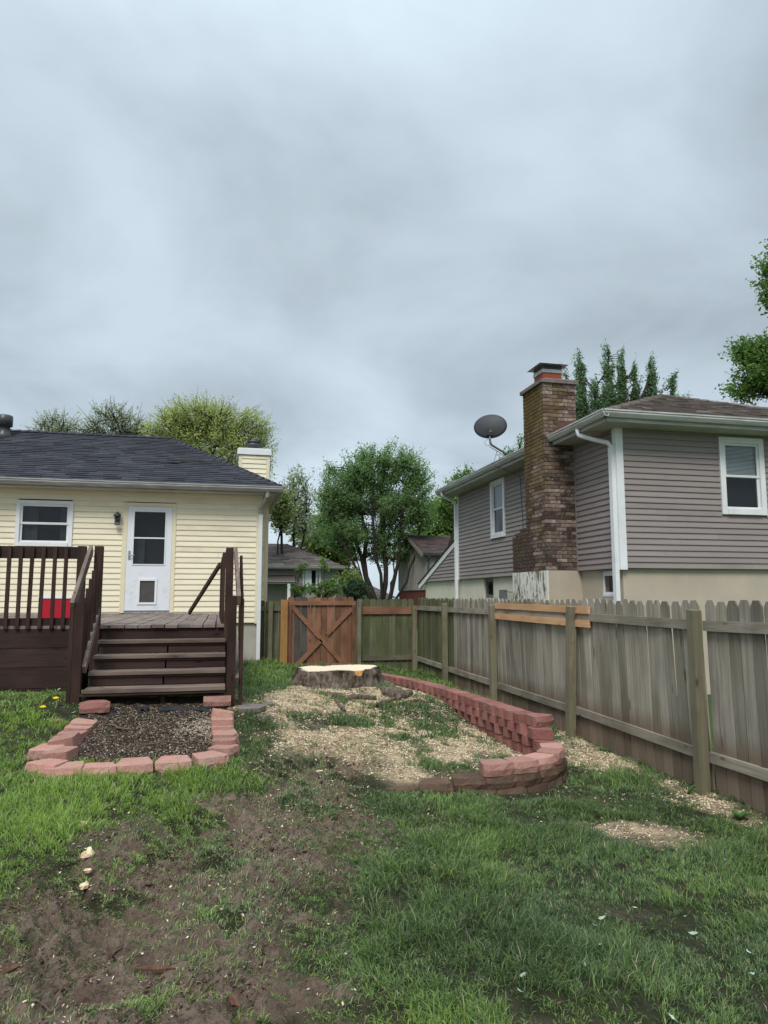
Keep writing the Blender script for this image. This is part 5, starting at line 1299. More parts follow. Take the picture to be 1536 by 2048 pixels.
def tree(name, label, base, trunks, ell, nclump, n_per, sig, size, mat, bark='trunk_bark', seed=1, r0=.2, limb=14, shell=.55, group=None, cat='tree', tw=.022, lift=.35):
    """base (x,y,z); ell: list of (centre, radii); trunks: list of top points"""
    rng = np.random.default_rng(seed); base = np.array(base, float)
    t = thing(name, tuple(base), label, cat, group)
    vol = np.array([e[1][0] * e[1][1] * e[1][2] for e in ell]) ** (2 / 3.); pick = rng.choice(len(ell), nclump, p=vol / vol.sum())
    d = rng.normal(0, 1, (nclump, 3)); d /= np.linalg.norm(d, axis=1)[:, None]
    rr = shell + (1 - shell) * rng.random(nclump) ** .8; rr = np.where(rng.random(nclump) < .28, rng.random(nclump) ** .5, rr) * rng.uniform(.9, 1.08, nclump)
    cen = np.array([ell[i][0] for i in pick]); rad = np.array([ell[i][1] for i in pick])
    C = cen + d * rad * rr[:, None]
    m = MB(); nodes = []
    def curve(a, b, ra, rb, bow, n=7, sides=6):
        a = np.array(a); b = np.array(b); L = np.linalg.norm(b - a); pts = []; w = rng.normal(0, 1, 3) * L * .035
        for i in range(n):
            q = i / (n - 1); p = a + (b - a) * q; p = p + np.array([0, 0, -1]) * 0 + w * math.sin(math.pi * q) + np.array([0, 0, 1]) * bow * L * math.sin(math.pi * q) * .5
            if 0 < i < n - 1: p = p + rng.normal(0, 1, 3) * L * .012
            pts.append(p)
        m.tube(pts, list(np.linspace(ra, rb, n)), sides, False)
        return pts, list(np.linspace(ra, rb, n))
    tops = []
    for tp, rt in trunks:
        pts, rs = curve(base + rng.normal(0, .06, 3) * np.array([1, 1, 0]), tp, rt, rt * .45, -.05, 9, 8)
        for p, r in list(zip(pts, rs))[3:]: nodes.append((p, r))
    T0 = np.array([q[0] for q in nodes]); R0 = np.array([q[1] for q in nodes])
    li = rng.choice(nclump, min(limb, nclump), replace=False)
    for i in li:
        tgt = C[i]; dd = np.linalg.norm(T0 - tgt, axis=1) + np.maximum(0, T0[:, 2] - tgt[2] + .2) * 2.5; j = int(np.argmin(dd + rng.random(len(dd)) * .4))
        pts, rs = curve(T0[j], tgt, R0[j] * .62, .025, lift * .4, 7, 5)
        for p, r in list(zip(pts, rs))[2:]: nodes.append((p, r))
    T1 = np.array([q[0] for q in nodes]); R1 = np.array([q[1] for q in nodes])
    for i in range(nclump):
        dd = np.linalg.norm(T1 - C[i], axis=1) + np.maximum(0, T1[:, 2] - C[i][2]) * 1.5; j = int(np.argmin(dd))
        a = T1[j]; mid = (a + C[i]) / 2 + rng.normal(0, 1, 3) * .05 * dd[j]
        m.tube([a, mid, C[i]], [min(tw, R1[j] * .8), tw * .6, tw * .25], 3, False)
    m.build('trunk', bark, t, True); m2 = MB()
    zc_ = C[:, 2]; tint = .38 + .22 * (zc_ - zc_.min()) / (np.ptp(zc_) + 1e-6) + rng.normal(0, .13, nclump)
    mid_ = C.mean(0); sv = (C - mid_) * np.array([.55, .55, .25]) + np.array([0, 0, .62]) * np.linalg.norm(C - mid_, axis=1).mean() + rng.normal(0, .3, C.shape); sv /= np.linalg.norm(sv, axis=1)[:, None]
    sv = sv * (max(sig) * 1.9 * rng.uniform(.5, 1.4, nclump))[:, None]
    for i in range(nclump): m2.tube([C[i] - sv[i] * .9, C[i] + sv[i] * 1.2], [tw * .5, tw * .15], 3, False)
    m2.build('twigs', bark, t, True)['kind'] = 'stuff'
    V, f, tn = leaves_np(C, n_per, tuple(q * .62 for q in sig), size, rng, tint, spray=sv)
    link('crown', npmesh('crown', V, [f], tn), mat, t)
    return t
def E_(u, v, D, ru, rv, rd=None):
    """ellipsoid from picture centre and half sizes in pixels at distance D"""
    c = atD(u, v, D); k = D / F; return (np.array(c), (ru * k, (rd or ru) * k, rv * k))
def gb(u, D): p = atD(u, 1193, D); return (p[0], p[1], .03)
def tp(u, v, D, r): return (np.array(atD(u, v, D)), r)
# the big many-stemmed maple
D = 38
tree('maple_tree', 'tall dark green tree with several leaning trunks behind the gate and fence corner', gb(765, D), [tp(690, 1000, D, .15), tp(722, 955, D, .16), tp(770, 940, D + .6, .16), tp(812, 970, D, .13), tp(660, 1030, D - .5, .10), tp(845, 1010, D, .08), tp(745, 985, D - .4, .11), tp(800, 1060, D, .06), tp(700, 1075, D, .06)],
     [E_(683, 985, D, 44, 60), E_(715, 945, D, 36, 48), E_(748, 940, D, 34, 46), E_(784, 930, D, 34, 40), E_(815, 945, D, 34, 42), E_(838, 985, D, 30, 58), E_(740, 1000, D + 1, 70, 40), E_(800, 1020, D, 55, 36), E_(660, 1010, D, 24, 34), E_(850, 1040, D, 26, 26), E_(690, 1070, D, 50, 42), E_(780, 1085, D + 1, 60, 45), E_(655, 1060, D + 2, 36, 36)], 1100, 58, (.21, .21, .23), .11, 'leaves_maple', seed=3, limb=70, r0=.3, tw=.035)
tree('airy_tree', 'tall thin pale tree with sparse new leaves beside the yellow chimney chase', gb(585, 33), [tp(590, 1000, 33, .10), tp(612, 990, 33, .07)], [E_(600, 985, 33, 34, 48), E_(590, 1040, 33, 36, 40)], 150, 15, (.24, .24, .22), .13, 'leaves_pale', seed=5, limb=26)
tree('airy_tree', 'small grey green tree tight against the yellow house corner above the grey roof', gb(562, 31), [tp(562, 1030, 31, .10), tp(572, 1010, 31, .06)], [E_(562, 1020, 31, 24, 42)], 130, 18, (.22, .22, .2), .13, 'leaves_olive', seed=6, limb=18)
tree('olive_tree', 'rounded olive green tree behind the ridge of the grey house', gb(645, 44), [tp(640, 1090, 44, .2), tp(655, 1070, 44, .15)], [E_(632, 1075, 44, 48, 42), E_(668, 1080, 44, 40, 52), E_(690, 1120, 44, 30, 50)], 300, 24, (.32, .32, .28), .22, 'leaves_olive', seed=8, limb=22)
tree('olive_tree', 'green leafy tree filling the gap between the maple and the gable house', gb(870, 48), [tp(870, 1090, 48, .25), tp(890, 1070, 48, .2)], [E_(885, 1045, 48, 42, 55), E_(850, 1090, 48, 50, 45), E_(918, 1030, 48, 35, 65)], 360, 24, (.36, .36, .3), .24, 'leaves_fresh', seed=9, limb=20)
tree('leafy_tree', 'large yellow green spring tree rising behind the yellow house roof', gb(420, 27), [tp(400, 900, 27, .16), tp(430, 880, 27, .14), tp(465, 900, 27, .14), tp(350, 900, 27, .1)], [E_(385, 838, 27, 58, 40), E_(345, 865, 27, 52, 30), E_(440, 850, 27, 50, 42), E_(500, 870, 27, 42, 48), E_(420, 905, 27, 90, 45), E_(525, 925, 27, 20, 50)], 900, 30, (.18, .18, .20), .08, 'leaves_yellow', 'trunk_pale', seed=11, limb=50)
tree('bare_tree', 'half bare tree with reddish twigs showing above the charcoal roof ridge', gb(230, 32), [tp(220, 880, 32, .12), tp(245, 870, 32, .1)], [E_(230, 850, 32, 55, 38), E_(180, 868, 32, 25, 18), E_(265, 865, 32, 25, 22)], 300, 8, (.2, .2, .18), .10, 'leaves_pale', 'trunk_pale', seed=12, limb=50, tw=.03)
tree('bare_tree', 'small thin tree top just showing over the charcoal roof near the black roof vent', gb(112, 34), [tp(112, 880, 34, .1)], [E_(112, 862, 34, 42, 32)], 150, 8, (.2, .2, .16), .11, 'leaves_pale', 'trunk_pale', seed=13, limb=30, tw=.03)
# upright shoots behind the brick chimney
D = 26; sp_ = [(1162, 700, 22), (1190, 740, 20), (1217, 692, 24), (1245, 700, 22), (1270, 720, 20), (1303, 705, 18), (1345, 735, 16), (1130, 735, 16), (1325, 770, 18), (1368, 770, 10)]
tree('poplar_tree', 'tree with many upright leafy spires behind the brick chimney and brown roof', gb(1240, D), [tp(u, v + 40, D, .09) for u, v, w in sp_[:8]], [E_(u, v + 62, D, w * .42, 62) for u, v, w in sp_] + [E_(u, v + 115, D, w * .75, 45) for u, v, w in sp_], 1250, 34, (.06, .06, .15), .075, 'leaves_spire', seed=15, limb=40, shell=.15)
tree('poplar_tree', 'tree tips showing just above the gutter beside the satellite dish', gb(1035, 28), [tp(1035, 910, 28, .1), tp(1012, 920, 28, .06)], [E_(1040, 905, 28, 16, 38), E_(1018, 915, 28, 10, 26), E_(1050, 940, 28, 30, 40)], 120, 20, (.11, .11, .18), .11, 'leaves_spire', seed=16, limb=12, shell=.3)
tree('poplar_tree', 'tree tips rising behind the far gutter corner of the taupe house', gb(925, 30), [tp(915, 980, 30, .1), tp(932, 970, 30, .08)], [E_(915, 975, 30, 14, 40), E_(935, 965, 30, 16, 28), E_(895, 1010, 30, 24, 40)], 130, 20, (.13, .13, .2), .12, 'leaves_fresh', seed=17, limb=12, shell=.3)
tree('broad_tree', 'broad bright green tree overhanging the brown roof at its right end', gb(1600, 19), [tp(1560, 720, 19, .2), tp(1620, 650, 19, .2)], [E_(1590, 555, 19, 58, 80), E_(1560, 730, 19, 72, 55), E_(1500, 775, 19, 34, 22), E_(1670, 640, 19, 90, 100), E_(1495, 710, 19, 24, 24)], 760, 46, (.15, .15, .14), .085, 'leaves_fresh', seed=18, limb=30)
# shrubs behind the gate
tree('shrub', 'light green shrub in front of the grey house window behind the gate', gb(640, 19), [tp(636, 1150, 19, .03), tp(650, 1130, 19, .03)], [E_(648, 1180, 19, 30, 18), E_(650, 1128, 19, 7, 24), E_(672, 1172, 19, 20, 22)], 75, 14, (.07, .07, .08), .07, 'leaves_fresh', 'trunk_pale', seed=21, limb=14, cat='shrub', tw=.01)
tree('shrub', 'thin yellow green sapling in front of the white oval glass door', gb(596, 18.5), [tp(604, 1130, 18.5, .02), tp(590, 1150, 18.5, .02)], [E_(604, 1142, 18.5, 8, 16), E_(598, 1182, 18.5, 20, 12)], 36, 12, (.07, .07, .07), .07, 'leaves_fresh', 'trunk_pale', seed=22, limb=8, cat='shrub', tw=.01)
tree('shrub', 'bushy green shrub behind the gate top beside the leaning maple trunk', gb(695, 20), [tp(695, 1160, 20, .03)], [E_(700, 1165, 20, 22, 26)], 70, 18, (.09, .09, .09), .08, 'leaves_olive', 'trunk_pale', seed=23, limb=10, cat='shrub', tw=.01)
tree('shrub', 'dark evergreen shrub poking above the fence right of the gate', gb(712, 18), [tp(712, 1180, 18, .03)], [E_(712, 1182, 18, 26, 20)], 80, 20, (.07, .07, .06), .06, 'leaves_dark', 'trunk_pale', seed=24, limb=8, cat='shrub', tw=.01)

# ------------------------------------------------------------------ grass
STAIR_BOX = lambda x, y: (x > -6.5) & (x < .12) & (y > DY - .06) | ((x > SX0 - .12) & (x < SX1 + .12) & (y > 7.95))
wall_mid = WPn
def near_wall(x, y):
    d = np.full(x.shape, 9.0)
    for (x0, y0), (x1, y1) in zip(WP[1:-1], WP[2:]):
        ex, ey = x1 - x0, y1 - y0; L2 = ex * ex + ey * ey; t = np.clip(((x - x0) * ex + (y - y0) * ey) / L2, 0, 1)
        # centre line of the blocks lies 10 cm to the left of the path
        nx_, ny_ = -ey / math.sqrt(L2) * .1, ex / math.sqrt(L2) * .1
        d = np.minimum(d, np.hypot(x - x0 - t * ex - nx_, y - y0 - t * ey - ny_))
    return d
def free(x, y):
    ok = ~STAIR_BOX(x, y) & (near_wall(x, y) > .115) & (y < 15.15) & (x < FX + .25)
    ok &= ~((x < HX) & (y > HY - .02))
    ok &= ((x - scx) ** 2 / .66 ** 2 + (y - scy) ** 2 / .60 ** 2) > 1.0
    for ex, ey, _ in EPW: ok &= (np.abs(x - ex) > .12) | (np.abs(y - ey) > .10)
    return ok
def in_view(x, y, pad=1.3):
    c, s = math.cos(YAW), math.sin(YAW); X = c * x - s * y; Dp = s * x + c * y
    return (np.abs(X) < Dp * .545 + pad) & (Dp > 2.1)
def blades(x, y, h, w, az, lean, tint, seg=2):
    n = len(x); z = gz(x, y) - .006
    d = np.c_[np.cos(az), np.sin(az), np.zeros(n)]; sd = np.c_[-np.sin(az), np.cos(az), np.zeros(n)]
    tw = RNG.normal(0, .9, n); sd = sd * np.cos(tw)[:, None] + d * np.sin(tw)[:, None]
    b = np.c_[x, y, z]; up = np.array([0, 0, 1.0])
    hm = (h * .55)[:, None]; m = b + up * (hm * np.cos(lean * .5)[:, None]) + d * (hm * np.sin(lean * .5)[:, None])
    t = m + up * ((h * .45) * np.cos(lean * 1.35))[:, None] + d * ((h * .5) * np.sin(lean * 1.35))[:, None]
    W = (w / 2)[:, None]
    V = np.stack([b - sd * W * .8, b + sd * W * .8, m - sd * W, m + sd * W, t], 1).reshape(-1, 3)
    i = np.arange(n) * 5
    q = np.stack([i, i + 1, i + 3, i + 2], -1); tr = np.stack([i + 2, i + 3, i + 4], -1)
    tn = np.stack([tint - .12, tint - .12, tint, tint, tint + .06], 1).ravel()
    return V, q, tr, np.clip(tn, 0, 1)
GV, GQ, GT, GTN = [], [], [], []; goff = 0
def add_grass(x0, x1, y0, y1, tuft_d, per, hh, ww, rad):
    global goff
    n = int((x1 - x0) * (y1 - y0) * tuft_d); x = RNG.uniform(x0, x1, n); y = RNG.uniform(y0, y1, n)
    k = in_view(x, y) & free(x, y); x, y = x[k], y[k]
    mud, chip, bed, gr = masks(x, y)
    cl = fbm(x * 3.1, y * 3.1, 61, 3)
    k = RNG.random(len(x)) < np.clip(gr * (.30 + 1.6 * sstep(.25, .7, cl)), 0, 1) ** 1.1
    x, y, gr, mud, chip, cl = x[k], y[k], gr[k], mud[k], chip[k], cl[k]
    n = len(x); N = n * per
    rep = lambda a: np.repeat(a, per)
    azc = (fbm(x * .8, y * .8, 91, 3) - .5) * 14 + RNG.normal(0, .7, n)
    a = RNG.uniform(0, 2 * np.pi, N); rr = rad * np.sqrt(RNG.random(N)) * RNG.uniform(.5, 1.2, N)
    bx = rep(x) + rr * np.cos(a); by = rep(y) + rr * np.sin(a)
    kk = free(bx, by)
    tall = np.clip(.45 + 1.0 * sstep(.3, .75, fbm(x * 2.1 + 4, y * 2.1, 77, 3)) + .5 * sstep(.5, .75, cl), 0, 2) * (.5 + .6 * gr) * (1 - .45 * mud) * (1 - .5 * (near_wall(x, y) < .32))
    wedge = sstep(5.5, 7.5, y) * (x < .3); tall = tall * (1 - .25 * wedge)
    h = rep(tall) * hh * RNG.uniform(.55, 1.3, N); w = ww * RNG.uniform(.7, 1.3, N)
    out = RNG.random(N) < .45; az = np.where(out, a + RNG.normal(0, .6, N), rep(azc) + RNG.normal(0, .7, N))
    lean = np.abs(RNG.normal(.85, .35, N)) + rep(mud) * .35
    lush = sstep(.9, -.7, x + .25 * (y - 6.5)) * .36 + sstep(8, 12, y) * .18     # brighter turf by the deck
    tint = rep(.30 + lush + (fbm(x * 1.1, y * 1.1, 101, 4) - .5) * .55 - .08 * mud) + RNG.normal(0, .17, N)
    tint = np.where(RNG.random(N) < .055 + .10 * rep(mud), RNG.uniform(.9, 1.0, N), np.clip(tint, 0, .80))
    V, q, t_, tn = blades(bx[kk], by[kk], h[kk], w[kk], az[kk], lean[kk], tint[kk])
    GV.append(V); GQ.append(q + goff); GT.append(t_ + goff); GTN.append(tn); goff += len(V)
add_grass(-3.2, 4.4, 1.7, 3.9, 900, 16, .066, .0038, .035)
add_grass(-3.6, 4.4, 3.9, 5.6, 760, 15, .064, .0043, .035)
add_grass(-4.6, 4.4, 5.6, 7.6, 460, 13, .062, .0055, .04)
add_grass(-5.6, 4.4, 7.6, 10.5, 280, 11, .068, .0085, .05)
add_grass(.1, 4.4, 10.5, 15.3, 170, 10, .085, .011, .06)
# torn, flattened blades left on the mud
n = 190000; x = RNG.uniform(-3, 2.4, n); y = RNG.uniform(1.8, 7.4, n); k = in_view(x, y) & free(x, y); x, y = x[k], y[k]
mm = masks(x, y); k = RNG.random(len(x)) < mm[0] * (1 - mm[2]) * np.clip(.16 + 1.4 * sstep(.40, .66, fbm(x * 3.4 + 5, y * 3.4, 171, 4)), 0, 1); x, y = x[k], y[k]; n = len(x)
V, q, t_, tn = blades(x, y, RNG.uniform(.015, .06, n), RNG.uniform(.0025, .0055, n), (fbm(x, y, 181, 2) - .5) * 9 + RNG.normal(0, .8, n), RNG.uniform(.75, 1.35, n), np.where(RNG.random(n) < .40, RNG.uniform(.86, .97, n), RNG.uniform(.0, .42, n)))
GV.append(V); GQ.append(q + goff); GT.append(t_ + goff); GTN.append(tn); goff += len(V)
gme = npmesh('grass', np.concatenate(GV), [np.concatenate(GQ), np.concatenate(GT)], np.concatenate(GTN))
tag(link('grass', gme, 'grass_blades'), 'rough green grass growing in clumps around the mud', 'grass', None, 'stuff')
print('GRASS tris', goff // 5 * 3)

# ------------------------------------------------------------------ wood chips, sawdust and mulch
def flakes(x, y, L, W, T, tint, name, mat, label, cat, lift=.004):
    n = len(x); z = gz(x, y) + lift
    az = RNG.uniform(0, 2 * np.pi, n); pt = RNG.normal(0, .32, n); rl = RNG.normal(0, .4, n)
    d = np.c_[np.cos(az) * np.cos(pt), np.sin(az) * np.cos(pt), np.sin(pt)]; s = np.c_[-np.sin(az), np.cos(az), np.zeros(n)]
    u = np.cross(d, s); s = s * np.cos(rl)[:, None] + u * np.sin(rl)[:, None]; u = np.cross(d, s)
    c = np.c_[x, y, z]; l = L[:, None] / 2; w = W[:, None] / 2; t_ = T[:, None]
    V = np.stack([c - d * l - s * w * .7, c + d * l * .8 - s * w, c + d * l + s * w * .5, c - d * l * .7 + s * w, c + u * t_], 1).reshape(-1, 3)
    i = np.arange(n) * 5
    tr = np.concatenate([np.stack([i + a, i + b, i + 4], -1) for a, b in ((0, 1), (1, 2), (2, 3), (3, 0))])
    q = np.stack([i + 3, i + 2, i + 1, i], -1)
    return tag(link(name, npmesh(name, V, [q, tr], np.repeat(np.clip(tint, 0, 1), 5)), mat), label, cat, None, 'stuff')
def scatter(n, x0, x1, y0, y1, fn):
    x = RNG.uniform(x0, x1, n); y = RNG.uniform(y0, y1, n); k = in_view(x, y) & free(x, y); x, y = x[k], y[k]
    pr = fn(x, y); k = RNG.random(len(x)) < pr; return x[k], y[k]
def chip_p(x, y):
    m_, c_, b_, g_ = masks(x, y); s = fbm(x * 9, y * 9, 121, 3)
    return np.clip(c_ * (.25 + 1.3 * sstep(.35, .65, s)) * (1 - b_) + .16 * m_ * sstep(.5, .68, fbm(x * 4, y * 4, 131, 3)) + .03 * m_ + .02 * (y > 5), 0, 1)
xa, ya = scatter(150000, -1.0, 4.2, 5.2, 12.6, chip_p); xb, yb = scatter(42000, -3, 4.2, 1.8, 5.2, chip_p)
x = np.r_[xa, xb]; y = np.r_[ya, yb]; n = len(x); dist = np.hypot(x, y)
L = RNG.uniform(.008, .03, n) * (.65 + .075 * dist); tn = RNG.beta(2.2, 1.6, n)
flakes(x, y, L, L * RNG.uniform(.3, .6, n), L * .12, tn, 'wood_chips', 'chips', 'pale sawdust and wood chips strewn around the stump and fence', 'wood chips')
x, y = scatter(52000, -1.4, .15, 6.3, 8.6, lambda x, y: masks(x, y)[2]); n = len(x)
L = RNG.uniform(.008, .03, n); tn = np.where(RNG.random(n) < .13, RNG.uniform(.75, 1, n), RNG.uniform(0, .7, n))
lg = np.exp(-(((x + .12) / .22) ** 2 + ((y - 7.35) / .3) ** 2)); tn = np.where(RNG.random(n) < lg * .6, RNG.uniform(.8, 1, n), tn)
flakes(x, y, L, L * RNG.uniform(.3, .6, n), L * .16, tn, 'mulch', 'mulch_bits', 'dark brown shredded mulch filling the block edged bed', 'mulch', .008)
# crumbs of soil thrown up on the mud
x, y = scatter(110000, -3, 2.2, 1.8, 7.4, lambda x, y: masks(x, y)[0] * .8 * sstep(.4, .62, fbm(x * 3, y * 3, 141, 3))); n = len(x)
tintmat('soil_bits', [(0, (.045, .030, .023)), (.5, (.115, .078, .059)), (1, (.22, .16, .12))], .95)
L = RNG.gamma(2.0, .004, n) + .005
flakes(x, y, L, L * RNG.uniform(.6, 1, n), L * .5, RNG.random(n), 'soil_crumbs', 'soil_bits', 'loose crumbs of brown soil on the churned mud', 'soil', -.001)

# ------------------------------------------------------------------ small things lying about
def stick(px0, px1, r, label, mat='stick_bark', nm='stick', cat='stick', group='sticks on the ground', lift=.012):
    a = gpix(*px0); b = gpix(*px1); pts = []
    for i in range(7):
        q = i / 6; x = a[0] + (b[0] - a[0]) * q + RNG.normal(0, .012); y = a[1] + (b[1] - a[1]) * q + RNG.normal(0, .012); pts.append((x, y, gz1(x, y) + lift))
    o = MB().tube(pts, [r * (1 - .09 * i) for i in range(7)], 6).build(nm, mat, None, True); return tag(o, label, cat, group)
stick((210, 1455), (268, 1468), .014, 'short straight brown stick on the mulch bed', lift=.03)
stick((290, 1494), (390, 1490), .008, 'long thin twig lying along the front of the mulch bed', lift=.025)
stick((1160, 1665), (1190, 1640), .006, 'thin curved twig on the grass beside the chip patch')
stick((1182, 1660), (1202, 1648), .008, 'short dark twig at the edge of the chip patch')
stick((205, 1915), (250, 1885), .007, 'thin twig lying on the churned mud near the rust bark strip')
stick((60, 2030), (115, 2024), .008, 'pale twig on the mud in the lowest left tuft of grass')
stick((520, 1730), (570, 1732), .008, 'straight pale stick on the mud between tufts', 'bark_piece')
def chunk(px, L, W, H, rot, mat, label, nm, cat, group=None, seed=0):
    x, y, z = gpix(*px); z = gz1(x, y); r_ = random.Random(seed); m = MB(); n = 10; pts = []
    for q, hz in ((.9, -.01), (1.0, H * .5), (.6, H)):
        for k in range(n):
            a = 2 * math.pi * k / n; j = r_.uniform(.55, 1.25); pts.append((.78 * L * q * j * math.cos(a), .78 * W * q * j * math.sin(a), .7 * hz * r_.uniform(.6, 1.3)))
    f = [tuple(range(2 * n, 3 * n))]
    for j in range(2):
        for k in range(n): f.append((j * n + k, j * n + (k + 1) % n, (j + 1) * n + (k + 1) % n, (j + 1) * n + k))
    m.poly(pts, f); o = m.build(nm, mat, None, False, Matrix.Translation((x, y, max(gz1(x + a, y + b) for a in (-.04, 0, .04) for b in (-.04, 0, .04)) + .002)) @ Matrix.Rotation(rot, 4, 'Z')); return tag(o, label, cat, group)
gg = 'torn chunks of pale wood at the lawn edge'
chunk((166, 1652), .05, .03, .03, .3, 'chunk_cream', 'cream wood chunk lying alone at the corner of the bright lawn', 'wood_chunk', 'wood chunk', gg, 1)
chunk((178, 1712), .028, .045, .03, .1, 'chunk_cream', 'upright cream wood chunk heading the row on the mud', 'wood_chunk', 'wood chunk', gg, 2)
chunk((175, 1732), .05, .035, .03, .5, 'chunk_cream', 'widest cream wood chunk of the row on the mud', 'wood_chunk', 'wood chunk', gg, 3)
chunk((174, 1752), .032, .02, .02, .2, 'chunk_cream', 'small cream wood chunk in the middle of the row on mud', 'wood_chunk', 'wood chunk', gg, 4)
chunk((163, 1768), .045, .025, .02, .1, 'bark_piece', 'orange brown bark chunk between the cream ones', 'wood_chunk', 'wood chunk', gg, 5)
chunk((167, 1785), .03, .035, .03, .2, 'chunk_cream', 'cream wood chunk ending the row on the mud', 'wood_chunk', 'wood chunk', gg, 6)
chunk((308, 1948), .11, .022, .018, -.25, 'bark_piece', 'long rust brown strip of bark lying on the mud', 'bark_strip', 'bark', None, 7)
chunk((468, 2020), .028, .07, .03, .25, 'bark_piece', 'upright splinter of brown bark beside a grass tuft', 'bark_strip', 'bark', None, 8)
chunk((20, 1975), .06, .02, .02, .2, 'bark_piece', 'bark scrap at the muddy edge of the lower left grass', 'bark_strip', 'bark', None, 9)
chunk((112, 1446), .09, .03, .02, .5, 'block_red', 'flat red brick fragment in the bare soil beside the edging', 'brick_fragment', 'brick', None, 10)
chunk((640, 1570), .05, .02, .012, .4, 'chunk_cream', 'pale wood splinter on the mud below the terrace', 'wood_chunk', 'wood chunk', gg, 12)
# fallen leaves: five-lobed, curled
def leaf_mesh(seed):
    r_ = random.Random(seed); n = 10; R_ = [.56, .40, .27, .24, .30, .52, .30, .25, .26, .38]; m = MB(); pts = [(0, 0, .012)]
    for k in range(n):
        a = 2 * math.pi * k / n + r_.uniform(-.1, .1); q = R_[k] * r_.uniform(.85, 1.15); pts.append((q * math.cos(a), q * math.sin(a) * .75, .16 * r_.uniform(-.2, 1) * q * 2))
    m.poly(pts, [(0, 1 + k, 1 + (k + 1) % n) for k in range(n)])
    m.v += [(a, b, c - .01) for a, b, c in pts]; m.f += [(n + 1, n + 2 + (k + 1) % n, n + 2 + k) for k in range(n)] + [(1 + k, n + 2 + k, n + 2 + (k + 1) % n, 1 + (k + 1) % n) for k in range(n)]
    return m.mesh('fallen_leaf')
LM = {(mt_, s): leaf_mesh(s) for mt_ in ('leaf_pale', 'leaf_rust') for s in range(4)}
for (mt_, s), me in LM.items(): me.materials.append(MATS[mt_])
def leaf(px, size, mt_, label, off=.03):
    x, y, z = gpix(px[0], px[1], off); o = link('fallen_leaf', LM[(mt_, rg.randrange(4))], None, None, Matrix.Translation((x, y, gz1(x, y) + off)) @ Euler((rg.uniform(-.5, .5), rg.uniform(-.5, .5), rg.uniform(0, 6))).to_matrix().to_4x4() @ Matrix.Scale(size * .68, 4))
    tag(o, label, 'leaf', 'fallen leaves')
for px, s in (((1190, 1852), .05), ((1205, 1835), .06), ((1215, 1828), .05), ((1385, 1865), .07), ((1045, 1955), .06), ((1040, 1985), .05), ((1012, 1840), .04), ((1170, 1930), .035), ((1345, 2035), .07), ((1500, 1905), .06), ((1270, 1815), .04), ((1330, 1600), .06), ((1505, 1950), .05), ((940, 1752), .04), ((1370, 1830), .04), ((1450, 1720), .05), ((1200, 1890), .04)):
    leaf(px, s, 'leaf_pale', 'pale silvery green leaf fallen on the rough grass')
for px, s in (((905, 1535), .07), ((925, 1530), .06), ((910, 1520), .05)): leaf(px, s, 'leaf_pale', 'pale leaf lying on soil inside the curved retaining wall')
for px, s in (((118, 1380), .11), ((105, 1388), .07), ((148, 1425), .06)): leaf(px, s, 'leaf_pale', 'pale leaf fallen at the foot of the deck skirt', .06)
for px, s in (((480, 1780), .04), ((500, 1790), .035), ((445, 1800), .03), ((250, 1700), .04)): leaf(px, s, 'leaf_pale', 'pale torn leaf pressed on the churned mud', .012)
leaf((1120, 2008), .06, 'leaf_rust', 'rust brown leaf lying on the lush front grass'); leaf((1437, 1612), .05, 'leaf_rust', 'rust brown leaf among the chips near the fence foot')
leaf((205, 1545), .05, 'leaf_pale', 'pale leaf caught on the block edging of the bed', .10); leaf((306, 1512), .05, 'leaf_pale', 'pale green leaf in a joint of the bed edging', .09)
# dandelions by the deck
for px, lb_ in (((86, 1418), 'yellow dandelion flower in the grass away from the deck skirt'), ((112, 1399), 'yellow dandelion flower close against the deck skirt')):
    x, y, z = gpix(px[0], px[1], .08); z = gz1(x, y); dn = thing('dandelion', (x, y, z), lb_, 'flower', 'dandelions by the deck')
    MB().tube([(x, y, z), (x + .01, y, z + .05), (x, y, z + .085)], .004, 5).build('stem', 'leaf_pale', dn)
    MB().lathe([(.008, 0), (.03, .012), (.032, .018), (.018, .026), (.004, .03)], (x, y, z + .08), 12).build('flower_head', 'yellow_petal', dn, True)
# broad leaved weeds
def weed(px, h, n, label, spread=.5, wd=.03):
    x, y, z = gpix(*px); z = gz1(x, y); w = thing('weed', (x, y, z), label, 'weed', 'broad leaved weeds')
    for k in range(n):
        a = rg.uniform(0, 6.28); l = h * rg.uniform(.6, 1.1); sp_ = spread * rg.uniform(.5, 1.2); d = Vector((math.cos(a), math.sin(a), 0)); sd_v = Vector((-d.y, d.x, 0)); pts = []
        for i in range(5):
            q = i / 4; c = Vector((x, y, z)) + d * (l * sp_ * q * q + .01) + Vector((0, 0, l * q * (1 - .25 * sp_ * q))); ww = wd * math.sin(math.pi * (q * .85 + .12)); pts += [c - sd_v * ww, c + Vector((0, 0, -ww * .3)), c + sd_v * ww]
        f = []
        for i in range(4): b = i * 3; f += [(b, b + 1, b + 4, b + 3), (b + 1, b + 2, b + 5, b + 4)]
        MB().poly(pts, f, rg.uniform(.2, .9)).build('leaf', 'leaves_weed', w, True)
weed((1062, 1508), .30, 8, 'tall strap leaved plant against the inner corner of the block wall', .35, .018)
weed((1045, 1502), .16, 7, 'short leafy plant at the inner foot of the block wall', .8, .022)
weed((1255, 1512), .14, 9, 'broad leaved weed growing at the fence between chips and grass', 1.0, .035)
weed((975, 1384), .2, 7, 'small weed poking over the block wall by the fence', .8, .03)
weed((1375, 1590), .10, 8, 'weed growing at the foot of the fence post in chips', 1.0, .025)
weed((480, 1740), .06, 7, 'low weed flattened on the mud', 1.4, .02)
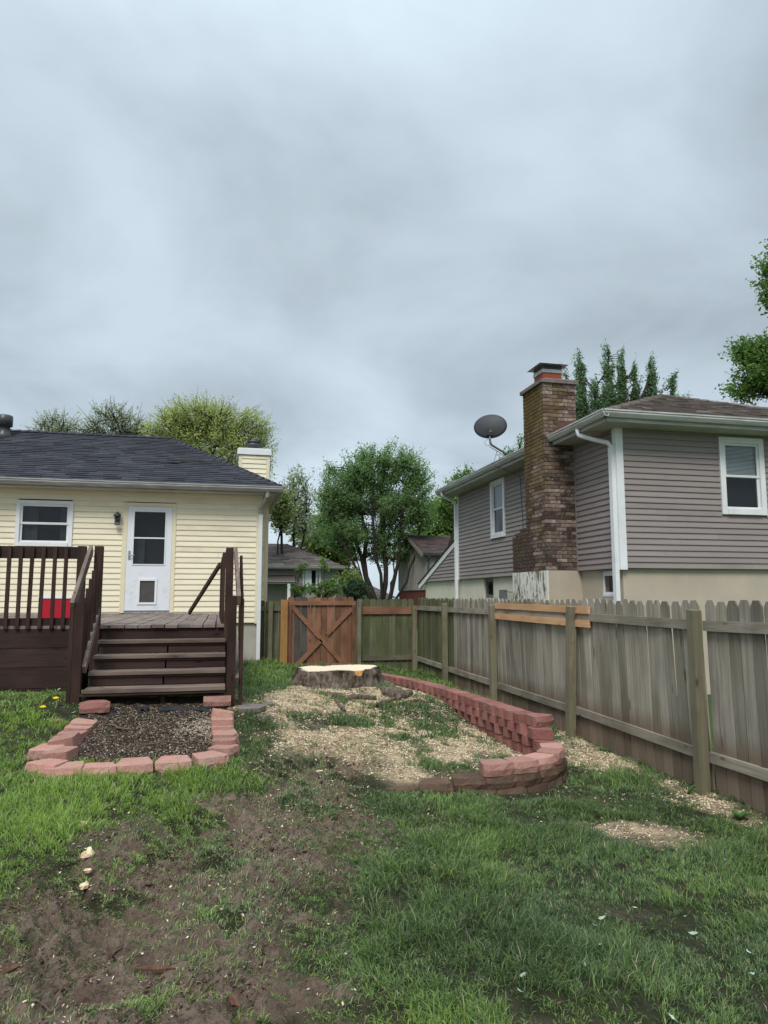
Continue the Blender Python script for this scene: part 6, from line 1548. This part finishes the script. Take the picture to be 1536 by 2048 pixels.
weed((1480, 1640), .10, 9, 'leafy weed at the base of the fence past the near post', 1.0, .03)
weed((960, 1340), .1, 6, 'little weed beyond the wall against the bottom fence rail', .9, .03)
# black landscape fabric scraps
def fabric(px, sx, sy, rot, label, amp=.03):
    x, y, z = gpix(*px); m = MB(); n = 9; pts = []; ph = rg.uniform(0, 6)
    c, s = math.cos(rot), math.sin(rot)
    for i in range(n):
        for j in range(6):
            a = (i / (n - 1) - .5) * sx * (1 + .2 * math.sin(j * 1.7 + ph)); b = (j / 5 - .5) * sy * (1 + .3 * math.sin(i * 1.1 + ph)); X_, Y_ = x + c * a - s * b, y + s * a + c * b
            pts.append((X_, Y_, gz1(X_, Y_) + .012 + amp * (.5 + .5 * math.sin(i * 1.3 + j * .9 + ph)) * rg.uniform(.5, 1)))
    f = [(i * 6 + j, i * 6 + j + 1, i * 6 + j + 7, i * 6 + j + 6) for i in range(n - 1) for j in range(5)]
    m.poly(pts, [q[::-1] for q in f]); b = len(pts); m.v += [(p[0], p[1], p[2] - .003) for p in pts]; m.f += [tuple(k + b for k in q) for q in f]
    tag(m.build('landscape_fabric', 'fabric_black', None, True), label, 'fabric', 'scraps of landscape fabric')
fabric((195, 1428), .32, .12, .05, 'torn black fabric scrap beside the loose red block')
fabric((372, 1420), .48, .10, -.05, 'long black fabric strip showing along the back of the mulch', .015)
fabric((286, 1422), .10, .06, .2, 'tiny curled black fabric scrap in the middle of the mulch', .05)
# twig on the roof
a = Vector(onY(345, 925, 15.9)); 
def roof_z(y): return 3.915 + (y - (HY - OV - .05)) * (rz - 3.915) / (RY - (HY - OV - .05)) + .035
pts = [Vector((q[0], q[1], roof_z(q[1]))) for q in ((-1.0, 15.72), (-.9, 15.85), (-.78, 15.95), (-.55, 16.0), (-.42, 15.98))]
m = MB(); m.tube(pts, [.012, .011, .009, .007, .004], 5); m.tube([pts[0], Vector((-1.3, 15.78, roof_z(15.78))), Vector((-1.55, 15.66, roof_z(15.66)))], [.009, .006, .004], 5)
tag(m.build('stick', 'stick_bark', None, True), 'forked twig lying on the charcoal shingle roof', 'stick', 'sticks on the ground')
